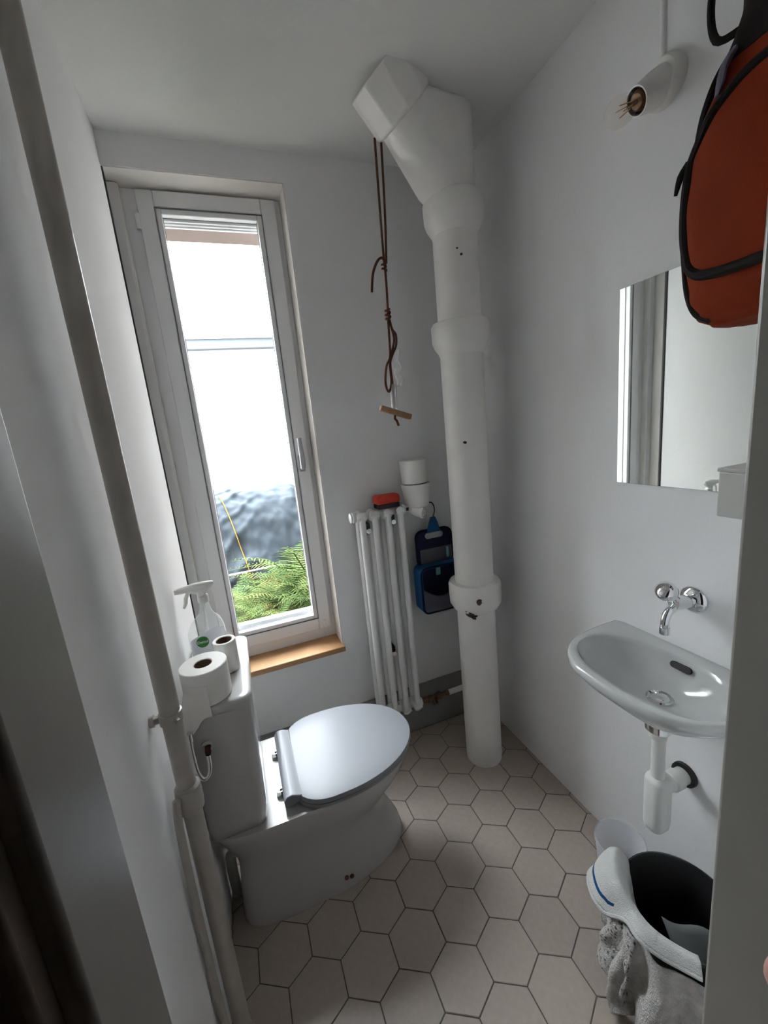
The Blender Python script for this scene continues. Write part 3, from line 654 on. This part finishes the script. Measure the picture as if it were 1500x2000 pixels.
MB().box(SB + Vector((-.070, -.007, .238)), SB + Vector((-.060, .007, .253))).build('nozzle', 'white_plastic', sb, bevel=.002)
MB().tube([SB + Vector((.008, 0, .205)), SB + Vector((.004, 0, .1)), SB + Vector((.0, 0, .01))], .0028, 8, 3).build('dip_tube', 'white_plastic', sb)
lab = MB()
def labp(u, v):
    x = -.051 + .104 * u; top = .080 + .045 * (u ** .7) if u < .8 else .080 + .045 * (.8 ** .7) - .06 * (u - .8) ; z = .010 + (top - .010) * v
    e = abs(x / .0575); y = -.0305 * max(0.05, (1 - e ** 3.2)) ** (1 / 3.2) - .0008
    return SB + Vector((x, y, z))
lab.grid(labp, 20, 8); lb = lab.build('label', 'label_white', sb, smooth=60)
def disc(name, c, r, y, material, parent, n=28):
    return MB().add([SB + Vector((c[0] + r * math.cos(2 * PI * k / n), y, c[1] + r * math.sin(2 * PI * k / n))) for k in range(n)] + [SB + Vector((c[0] + r * math.cos(2 * PI * k / n), y + .0004, c[1] + r * math.sin(2 * PI * k / n))) for k in range(n)],
                    [tuple(range(n)), tuple(reversed(range(n, 2 * n)))] + [(k, (k + 1) % n, n + (k + 1) % n, n + k) for k in range(n)]).build(name, material, parent, smooth=0)
disc('brand_disc', (-.014, .076), .0185, -.0325, 'label_green', lb)
MB().box(SB + Vector((.010, -.0328, .055)), SB + Vector((.034, -.0322, .063))).build('brand_strip', 'label_blue', lb)
tx = bpy.data.curves.new('brand_text', 'FONT'); tx.body = 'Dettol'; tx.size = .0125; tx.align_x = 'CENTER'; tx.align_y = 'CENTER'; tx.extrude = .0002; tx.offset = .0002
to = bpy.data.objects.new('brand_text', tx); C.objects.link(to); to.parent = lb; to.rotation_euler = (PI / 2, 0, 0); to.location = SB + Vector((-.014, -.0332, .076)) - wloc(lb)
tx.materials.append(MATS['print_white'])
bpy.context.view_layer.update(); tm = bpy.data.meshes.new_from_object(to.evaluated_get(bpy.context.evaluated_depsgraph_get()))
t2 = bpy.data.objects.new('brand_lettering', tm); C.objects.link(t2); t2.parent = lb; t2.location = to.location; t2.rotation_euler = to.rotation_euler; bpy.data.objects.remove(to)

# ------------------------------------------------------------------ heating pipe on the left wall
hx, hy = -.203, .862
hp = thing('heating_pipe', (hx, hy, 0), 'old cream-painted heating pipe running up the left wall', 'pipe')
MB().tube([(hx + .008, hy + .02, .0), (hx + .004, hy + .006, .06), (hx, hy, .14), (hx, hy, .8), (hx, hy, 1.6), (hx, hy, ZC)], .0195, 20, 5).build('riser', 'pipe_cream', hp)
MB().lathe([(.019, .735), (.0255, .742), (.0265, .755), (.0265, .785), (.0255, .797), (.019, .803)], (hx, hy, 0), seg=20, cap0=False, cap1=False).build('socket', 'pipe_cream', hp)
cl = MB().lathe([(.0195, .955), (.0225, .956), (.0225, .978), (.0195, .979)], (hx, hy, 0), seg=20, cap0=False, cap1=False).build('clamp', 'pipe_cream', hp)
MB().box((XL - .005, hy - .006, .960), (hx - .02, hy + .006, .974)).build('clamp_arm', 'pipe_cream', cl, bevel=.002)
MB().lathe([(.012, 0), (.012, .012)], (XL - .004, hy, .967), (1, 0, 0), seg=12).build('clamp_foot', 'pipe_cream', cl)
MB().lathe([(.006, 0), (.006, .014)], (hx + .012, hy - .018, .967), (.5, -.85, 0), seg=6).build('clamp_screw', 'pipe_cream', cl)
cp = thing('cable_pipe', (-.226, .825, 0), 'thin cream pipe beside the thick heating pipe', 'pipe')
MB().tube([(-.222, .838, .79), (-.226, .830, .74), (-.228, .826, .6), (-.229, .824, .3), (-.226, .824, .0)], .0085, 12, 4).build('run', 'pipe_cream', cp)

# ------------------------------------------------------------------ wash basin
BY = .655
bs = thing('wash_basin', (.93, BY, .66), 'small white wall-hung hand basin under the mirror', 'basin')
N = 72; CB = Vector((.935, BY))
def dout(a):
    d = Vector((math.cos(a), math.sin(a))); lo, hi = 0, .5
    for _ in range(40):
        mm = (lo + hi) / 2; p = CB + d * mm
        ok = p.x <= XR + .0 and ((max(0, XR - p.x) / .304) ** 3.1 + (abs(p.y - BY) / .226) ** 3.1) <= 1
        lo, hi = (mm, hi) if ok else (lo, mm)
    return CB + d * lo
def din(a, s=1.0, cx=.895, hx_=.118, hy_=.192):
    d = Vector((math.cos(a), math.sin(a))); e = 2.25
    lo, hi = 0, .5
    for _ in range(40):
        mm = (lo + hi) / 2; p = CB + d * mm
        ok = (abs(p.x - cx) / (hx_ * s)) ** e + (abs(p.y - BY) / (hy_ * s)) ** e <= 1
        lo, hi = (mm, hi) if ok else (lo, mm)
    return CB + d * lo
an = [2 * PI * k / N for k in range(N)]
O = [dout(a) for a in an]; I = [din(a) for a in an]
def mixr(P, t, z, c=CB): return [Vector((p.x * (1 - t) + c.x * t, p.y * (1 - t) + c.y * t, z)) for p in P]
rings = [mixr(O, .80, .708), mixr(O, .64, .714), mixr(O, .46, .737), mixr(O, .28, .764), mixr(O, .13, .790), mixr(O, .04, .811), mixr(O, .004, .822), mixr(O, .0, .834), mixr(O, .008, .841), mixr(O, .03, .8425)]
rings += [[Vector(((o.x * .97 + CB.x * .03) * (1 - t) + i.x * t, (o.y * .97 + CB.y * .03) * (1 - t) + i.y * t, .8425 - .003 * t)) for o, i in zip(O, I)] for t in (.5, .92)]
rings += [mixr(I, 0, .836), mixr(I, .04, .825), mixr(I, .10, .805), mixr(I, .22, .783), mixr(I, .42, .763), mixr(I, .65, .750), mixr(I, .80, .745)]
MB().loft(rings).build('bowl', 'basin_ceramic', bs, smooth=60)
MB().lathe([(.031, .7445), (.0315, .748), (.027, .7505), (.022, .748), (.020, .742)], (CB.x, BY, 0), seg=32, cap0=False).build('drain_ring', 'chrome', bs)
MB().lathe([(.012, .7425), (.012, .7445), (.008, .7455)], (CB.x, BY, 0), seg=20).build('drain_plug', 'chrome', bs)
ov = MB(); nrm = Vector((-.93, 0, .37)).normalized(); up = Vector((.37, 0, .93)).normalized(); oc = Vector((1.0005, BY - .005, .8165))
def slot(hw, hh, off, n=8):
    out = []
    for sx, a0 in ((1, -PI / 2), (-1, PI / 2)):
        for k in range(n + 1):
            a = a0 + PI * k / n; out.append(oc + Vector((0, 1, 0)) * (sx * (hw - hh) + hh * math.cos(a)) + up * hh * math.sin(a) + nrm * off)
    return out
MB().loft([slot(.0265, .0085, -.010), slot(.0265, .0085, .0015)]).build('overflow', 'gasket', bs, smooth=60)
# waste pipe
wt = thing('bottle_trap', (.95, BY, .31), 'white plastic bottle trap below the hand basin', 'trap')
MB().lathe([(.027, .652), (.032, .656), (.033, .676), (.026, .682), (.026, .709)], (CB.x, BY, 0), seg=28).build('outlet_nut', 'chrome', wt)
MB().lathe([(.021, .630), (.022, .653)], (CB.x, BY, 0), seg=24).build('tail_nut', 'trap_plastic', wt)
MB().lathe([(.0165, .47), (.0165, .66)], (CB.x + .004, BY, 0), seg=24).build('tail_pipe', 'trap_plastic', wt)
MB().loft([rrect(z, .912 - d, .974 + d, BY - .026 - d, BY + .026 + d, .018) for z, d in ((.334, -.010), (.340, -.002), (.355, .0), (.492, .0), (.502, -.002), (.506, -.008))]).build('trap_cup', 'trap_plastic', wt, smooth=50)
MB().lathe([(.022, .955), (.022, .99), (.027, .992), (.027, 1.018), (.023, 1.02), (.023, 1.045)], (0, BY, .462), (1, 0, 0), seg=28).build('wall_pipe', 'trap_plastic', wt)
MB().lathe([(.024, 1.040), (.033, 1.042), (.034, XR + .002)], (0, BY, .462), (1, 0, 0), seg=28).build('wall_seal', 'rubber', wt)
# tap
tapt = thing('tap', (XR, .668, .985), 'chrome wall-mounted tap with round knob above the basin', 'tap')
MB().lathe([(.036, -.002), (.036, .003), (.033, .007), (.024, .012), (.016, .014)], (XR, .660, .990), (-1, 0, 0), seg=36).build('escutcheon', 'chrome', tapt)
MB().tube([(XR - .005, .660, .990), (1.03, .661, .990), (1.005, .663, .992), (.985, .665, .995)], [.014, .017, .018, .016], 20, 4).build('body', 'chrome', tapt)
MB().tube([(1.0, .664, .993), (.982, .666, 1.012), (.970, .667, 1.024)], [.012, .011, .011], 16, 3).build('spindle', 'chrome', tapt)
kd = Vector((-.75, .03, .66)).normalized()
MB().lathe([(.012, -.004), (.020, .0), (.0245, .008), (.025, .022), (.022, .030), (.014, .035), (.006, .036)], Vector((.974, .667, 1.020)), kd, seg=28).build('knob', 'chrome', tapt)
MB().tube([(1.002, .663, .988), (.985, .665, .982), (.970, .667, .972), (.962, .668, .955), (.961, .668, .935), (.961, .668, .917)], [.0105, .0105, .0105, .0105, .0105, .0105], 20, 5).build('spout', 'chrome', tapt)
MB().lathe([(.0118, 0), (.0118, .018)], (.961, .668, .916), seg=20).build('aerator', 'chrome', tapt)

# mirror
mi = thing('mirror', (XR, .70, 1.277), 'frameless rectangular mirror on the right wall', 'mirror')
bx('glass', (XR - .006, .50, 1.278), (XR - .0005, .886, 1.802), 'mirror_edge', mi)
bx('silvering', (XR - .0066, .5008, 1.2788), (XR - .006, .8852, 1.8012), 'mirror_silver', mi, smooth=0)
# small white box near the doorway
wb = thing('wall_box', (XR, .45, 1.25), 'small white box fixed to the wall under the mirror edge', 'box')
bx('case', (.925, .385, 1.252), (XR, .546, 1.346), 'box_white', wb, .003)
bx('cover', (.922, .380, 1.346), (XR, .548, 1.354), 'box_white', wb, .002)

# ------------------------------------------------------------------ wall lamp
LB = Vector((XR, .782, 2.200)); ld = Vector((-.80, .16, -.40)).normalized()
lamp = thing('wall_lamp', LB, 'white ceramic wall socket with a bare clear light bulb', 'lamp')
MB().lathe([(.050, -.004), (.050, .012), (.044, .022), (.040, .026)], LB, (-1, 0, 0), seg=36).build('base', 'white_plastic', lamp)
MB().lathe([(.040, -.01), (.037, .03), (.030, .075), (.0285, .082), (.026, .082), (.025, .06)], LB, ld, seg=32, cap1=False).build('socket', 'white_plastic', lamp)
MB().lathe([(.0262, .05), (.0262, .0805), (.0235, .0805), (.0235, .05)], LB, ld, seg=28, cap0=False, cap1=False).build('socket_mouth', 'gasket', lamp)
b0 = LB + ld * .078
bl = MB().lathe([(.0145, 0), (.016, .008), (.020, .016), (.026, .030), (.030, .046), (.029, .060), (.023, .071), (.012, .0775), (.002, .079)], b0, ld, seg=32).build('bulb', 'bulb_glass', lamp)
MB().lathe([(.0200, -.030), (.0205, -.022), (.0195, -.014), (.0205, -.006), (.0190, .000), (.0150, .004)], b0, ld, seg=20).build('screw_cap', 'brass_old', bl)
MB().lathe([(.005, .0), (.0045, .018), (.003, .028)], b0, ld, seg=10).build('stem', 'brass_old', bl)
lu = ld.cross(Vector((0, 0, 1))).normalized(); lv = lu.cross(ld)
for k in range(4):
    a = PI / 2 * k + .5; rr_ = lu * math.cos(a) + lv * math.sin(a)
    MB().tube([b0 + ld * .020 + rr_ * .006, b0 + ld * .050 + rr_ * .011], .0011, 6).build('filament', 'amber', bl)
tag(MB().tube([(XR + .002, .790, 2.240), (XR + .002, .792, 2.35), (XR + .002, .796, ZC)], .0085, 10).build('cable_duct', 'plaster'), 'plastered-over cable ridge above the wall lamp', 'cable')

# ------------------------------------------------------------------ backpack on the right wall
bpk = thing('backpack', (.93, .45, 1.62), 'orange-red backpack with black trim hanging by the doorway', 'backpack')
lv_ = [(1.622, .035, .085), (1.627, .062, .115), (1.645, .085, .138), (1.68, .104, .150), (1.74, .116, .156), (1.82, .118, .157), (1.90, .110, .153), (1.96, .098, .145), (2.01, .084, .128), (2.06, .070, .108), (2.11, .062, .094), (2.17, .058, .09), (2.24, .056, .088), (2.30, .05, .08), (2.32, .03, .06)]
def bag_dims(z):
    for k in range(len(lv_) - 1):
        if lv_[k][0] <= z <= lv_[k + 1][0]:
            t = (z - lv_[k][0]) / (lv_[k + 1][0] - lv_[k][0]); t = t * t * (3 - 2 * t)
            return lv_[k][1] * (1 - t) + lv_[k + 1][1] * t, lv_[k][2] * (1 - t) + lv_[k + 1][2] * t
    return lv_[-1][1], lv_[-1][2]
def bag_pt(a, z, off=0.0):
    hx_, hy_ = bag_dims(z); c, s = math.cos(a), math.sin(a); e = 2.7
    x = math.copysign(abs(c) ** (2 / e), c) * (hx_ + off); y = math.copysign(abs(s) ** (2 / e), s) * (hy_ + off)
    wv = .006 * noise.noise(Vector((a * 2.2, z * 9, 0)))
    return Vector((.928 - (hx_ - .06) * .0 + x, .448 + y, z)) + Vector((c, s, 0)) * wv
zs = []
for k in range(len(lv_) - 1):
    for t in (0, .25, .5, .75): zs.append(lv_[k][0] * (1 - t) + lv_[k + 1][0] * t)
zs.append(lv_[-1][0])
body = [z for z in zs if z <= 2.05]
MB().loft([[bag_pt(2 * PI * i / 64, z) for i in range(64)] for z in body]).build('body', 'orange_cloth', bpk, smooth=70)
MB().loft([[bag_pt(2 * PI * i / 64, z, .002) for i in range(64)] for z in zs if z >= 2.02]).build('top_panel', 'black_web', bpk, smooth=70)
def trim(name, pts, r=.006, m_='black_web', flat=1.0): return MB().tube([bag_pt(math.radians(a), z, .001) for a, z in pts], r, 8, 5, flat=flat).build(name, m_, bpk)
trim('side_piping', [(100, 2.10), (103, 2.02), (108, 1.95), (112, 1.88), (113, 1.80), (114, 1.74), (118, 1.69), (126, 1.655), (138, 1.636)], .0065)
trim('pocket_zip', [(122, 1.915), (124, 1.86), (126, 1.80), (131, 1.755), (142, 1.722), (160, 1.705), (185, 1.705), (210, 1.72), (235, 1.75), (245, 1.80), (245, 1.90)], .009)
trim('upper_zip', [(122, 1.912), (132, 1.935), (150, 1.96), (170, 1.985), (190, 1.99), (215, 1.97), (240, 1.93)], .008)
trim('shoulder_trim', [(92, 2.09), (110, 2.055), (125, 2.02), (122, 1.98), (114, 1.94)], .008)
MB().tube([bag_pt(math.radians(120), 1.915, .004), bag_pt(math.radians(116), 1.90, .014), bag_pt(math.radians(112), 1.875, .020)], [.007, .006, .003], 8, 3).build('zip_pull', 'black_web', bpk)
MB().tube([bag_pt(math.radians(150), 2.035, .004), bag_pt(math.radians(150), 2.015, .008), bag_pt(math.radians(150), 1.995, .008), bag_pt(math.radians(150), 1.978, .004)], [.012, .014, .013, .006], 8, 3, flat=.4).build('buckle_strap', 'grey_mesh', bpk)
MB().tube([bag_pt(math.radians(105), 2.09, .0), (.90, .580, 2.10), (.895, .588, 2.16), (.905, .575, 2.24), (.93, .55, 2.31)], .006, 8, 5).build('side_strap', 'black_web', bpk)
MB().tube([(.90, .48, 2.30), (.91, .47, 2.36), (.96, .45, 2.385), (1.0, .44, 2.36), (.98, .43, 2.30)], .008, 8, 5, flat=.5).build('grab_loop', 'black_web', bpk)
hk = thing('coat_hook', (XR, .45, 2.38), 'metal wall hook behind the orange backpack', 'hook')
MB().tube([(XR, .447, 2.40), (1.0, .447, 2.39), (.975, .447, 2.375), (.965, .447, 2.40)], .005, 8, 4).build('prong', 'chrome', hk)

# ------------------------------------------------------------------ bins and cloths
BC = Vector((.843, .520)); BR, BH = .124, .300
bk = thing('bucket', (BC.x, BC.y, 0), 'round black plastic bucket draped with cloths', 'bucket')
MB().lathe([(.096, 0.0), (.100, .003), (.119, .285), (.1245, .287), (.125, .299), (.120, .301), (.1155, .296), (.097, .008), (.002, .007)], (BC.x, BC.y, 0), seg=56).build('shell', 'bucket_black', bk, smooth=50)
cb = thing('clear_tub', (.905, .735, 0), 'translucent plastic tub standing against the wall behind the bucket', 'tub')
MB().lathe([(.052, .0), (.055, .003), (.066, .208), (.0695, .210), (.0695, .220), (.066, .221), (.064, .214), (.053, .006), (.002, .005)], (.905, .735, 0), seg=48).build('shell', 'milky_plastic', cb, smooth=50)

def rim_pt(a, r, z): return Vector((BC.x + r * math.cos(a), BC.y + r * math.sin(a), z))
# white towel with blue stripe, over the rim towards the camera
def stripe_mat():
    m = MATS['towel_white'].copy(); m.name = 'towel_striped'; nt = m.node_tree; n = nt.nodes; L = nt.links; b = n['Principled BSDF']
    old = b.inputs['Base Color'].links[0].from_socket; u = n.new('ShaderNodeUVMap'); sx = n.new('ShaderNodeSeparateXYZ'); L.new(u.outputs[0], sx.inputs[0])
    r = n.new('ShaderNodeValToRGB'); r.color_ramp.interpolation = 'CONSTANT'; e = r.color_ramp.elements; e[0].position = 0; e[0].color = (0, 0, 0, 1); e[1].position = .84; e[1].color = (1, 1, 1, 1); x = e.new(.885); x.color = (0, 0, 0, 1)
    L.new(sx.outputs[1], r.inputs[0]); lt = n.new('ShaderNodeMath'); lt.operation = 'LESS_THAN'; lt.inputs[1].default_value = .36; L.new(sx.outputs[0], lt.inputs[0]); ml = n.new('ShaderNodeMath'); ml.operation = 'MULTIPLY'; L.new(r.outputs[0], ml.inputs[0]); L.new(lt.outputs[0], ml.inputs[1]); mx = n.new('ShaderNodeMix'); mx.data_type = 'RGBA'; L.new(ml.outputs[0], mx.inputs['Factor']); L.new(old, mx.inputs['A']); mx.inputs['B'].default_value = (.008, .07, .20, 1)
    L.new(mx.outputs['Result'], b.inputs['Base Color']); MATS['towel_striped'] = m
stripe_mat()
def towel_a(u, v):
    a = math.radians(112 + 118 * u)
    k = noise.noise(Vector((u * 4, v * 2, 5))) * .012
    prof = [(.085, .16), (.100, .22), (.108, .275), (.116, .318), (.131, .332), (.146, .320), (.156, .298), (.164, .272), (.172, .250)]
    sm = min(1, max(0, (u - .22) / .3)); sm = sm * sm * (3 - 2 * sm)
    t = v * (1 - .40 * sm) * (len(prof) - 1); j = min(int(t), len(prof) - 2); f = t - j
    r = prof[j][0] * (1 - f) + prof[j + 1][0] * f; z = prof[j][1] * (1 - f) + prof[j + 1][1] * f
    bulge = .035 * math.exp(-((u - .12) / .16) ** 2) * max(0, v - .25)
    z += .02 * math.exp(-((u - .1) / .18) ** 2) * (v > .3) - (.035 * max(0, v - .55) if u < .3 else .05 * max(0, v - .55))
    return rim_pt(a, r + k + bulge, z + k * .6)
tw = thing('towel', rim_pt(math.radians(170), .13, .3), 'white towel with a thin blue stripe over the bucket rim', 'towel')
MB().grid(towel_a, 44, 30).build('cloth', 'towel_striped', tw, smooth=80, solid=.007, uv=(44, 30))
def knit_mat():
    m = MATS['towel_grey'].copy(); m.name = 'knit_grey'; n = m.node_tree.nodes; L = m.node_tree.links; b = n['Principled BSDF']; old = b.inputs['Base Color'].links[0].from_socket
    tc = n.new('ShaderNodeTexCoord'); vo = n.new('ShaderNodeTexVoronoi'); vo.inputs['Scale'].default_value = 95; vo.inputs['Randomness'].default_value = .35; L.new(tc.outputs['Object'], vo.inputs['Vector'])
    r = n.new('ShaderNodeValToRGB'); r.color_ramp.elements[0].position = .18; r.color_ramp.elements[0].color = (.25, .24, .27, 1); r.color_ramp.elements[1].position = .42; r.color_ramp.elements[1].color = (1, 1, 1, 1); L.new(vo.outputs['Distance'], r.inputs[0])
    mx = n.new('ShaderNodeMix'); mx.data_type = 'RGBA'; mx.blend_type = 'MULTIPLY'; mx.inputs['Factor'].default_value = 1; L.new(old, mx.inputs['A']); L.new(r.outputs[0], mx.inputs['B']); L.new(mx.outputs['Result'], b.inputs['Base Color']); MATS['knit_grey'] = m
knit_mat()
hem = [towel_a(k / 30, 1) + Vector((0, 0, -.003)) for k in range(31)]
MB().tube(hem, .0065, 8).build('hem', 'towel_white', tw)
def rag(seed, a0, a1, zt, zb, r0, amp, nfold):
    def f(u, v):
        a = math.radians(a0 + (a1 - a0) * u + 5 * noise.noise(Vector((u * 3, v * 2, seed))))
        fold = math.sin(u * nfold * 2 * PI + 1.5 * noise.noise(Vector((u * 2, v * 2.5, seed + 3))) * 2) * amp * (.25 + .9 * v)
        bot = zb + .07 * noise.noise(Vector((u * 4.3, seed, 1.7)))
        r = r0 + fold + (.004 + .018 * v) * noise.noise(Vector((u * 6, v * 4, seed + 9))) + .022 * min(1, v * 2)
        z = zt + (max(bot, .012) - zt) * (v ** 1.05)
        return rim_pt(a, r, z)
    return f
rg_ = thing('floor_cloth', rim_pt(math.radians(200), .16, .1), 'grey knitted floor cloth hanging down the front of the bucket', 'cloth')
MB().grid(rag(2.0, 112, 180, .275, .085, .140, .016, 2.2), 36, 36).build('cloth', 'knit_grey', rg_, smooth=80, solid=.006)
rg2 = thing('floor_cloth', rim_pt(math.radians(220), .16, .1), 'crumpled pale grey rag hanging to the floor beside the door lining', 'cloth')
MB().grid(rag(7.0, 164, 262, .272, .03, .142, .024, 3.3), 60, 44).build('cloth', 'towel_grey', rg2, smooth=80, solid=.006)
pc = thing('paper_bag', (BC.x, BC.y - .03, .14), 'grey folded paper lying inside the black bucket', 'paper')
def pcf(u, v):
    return Vector((BC.x - .045 + .10 * u + .012 * v, BC.y - .055 + .075 * v - .05 * u, .13 + .12 * v - .04 * u + .008 * math.sin(u * 6 + v * 3)))
MB().grid(pcf, 8, 8).build('sheet', 'grey_paper', pc, solid=.002)

# ------------------------------------------------------------------ a hand at the door lining: only one fingertip is in view
cr, cd_, cf = (Vector(rows[0]), Vector(rows[1]), Vector(rows[2]))
tip = Vector((0, 0, 1.5)) + cf * .200 + cr * .1870 + cd_ * .2345
def hp_(r, d, f): return tip + cr * r + cd_ * d + cf * f
hv = []; he = []; hr = []
def chain(pts, rad, root=None):
    prev = root
    for p, r in zip(pts, rad):
        hv.append(hp_(*p)); hr.append(r); k = len(hv) - 1
        if prev is not None: he.append((prev, k))
        prev = k
    return prev
wrist = chain([(.155, .055, -.06)], [.027]); palm = chain([(.115, .030, -.035)], [.030], wrist); kn = chain([(.085, .018, -.015)], [.026], palm)
chain([(.072, .004, -.004), (.050, -.002, .006), (.026, -.001, .006), (.004, .001, .0)], [.0125, .0120, .0120, .0115], kn)
chain([(.074, .026, -.002), (.048, .028, .012), (.040, .030, .022), (.040, .031, .010)], [.0105, .0095, .009, .0078], kn)
chain([(.080, .046, -.006), (.054, .050, .010), (.044, .052, .018), (.042, .053, .006)], [.0100, .009, .0085, .0075], kn)
chain([(.090, .064, -.014), (.068, .070, .002), (.050, .073, -.002)], [.009, .008, .007], kn)
chain([(.104, .004, -.060), (.078, -.008, -.064), (.058, -.014, -.056)], [.013, .011, .009], palm)
hm_ = bpy.data.meshes.new('person'); off = wloc(None); hm_.from_pydata([tuple(p) for p in hv], he, []); hm_.materials.append(MATS['skin'])
ho = bpy.data.objects.new('person', hm_); C.objects.link(ho); sk = ho.modifiers.new('skin', 'SKIN'); sb_ = ho.modifiers.new('sub', 'SUBSURF'); sb_.levels = 2; sb_.render_levels = 2; sk.use_smooth_shade = True
for k, v in enumerate(hm_.skin_vertices[0].data if hm_.skin_vertices else []): v.radius = (hr[k], hr[k]); v.use_root = (k == 0)
tag(ho, 'fingertip of a hand reaching past the right door lining', 'hand')
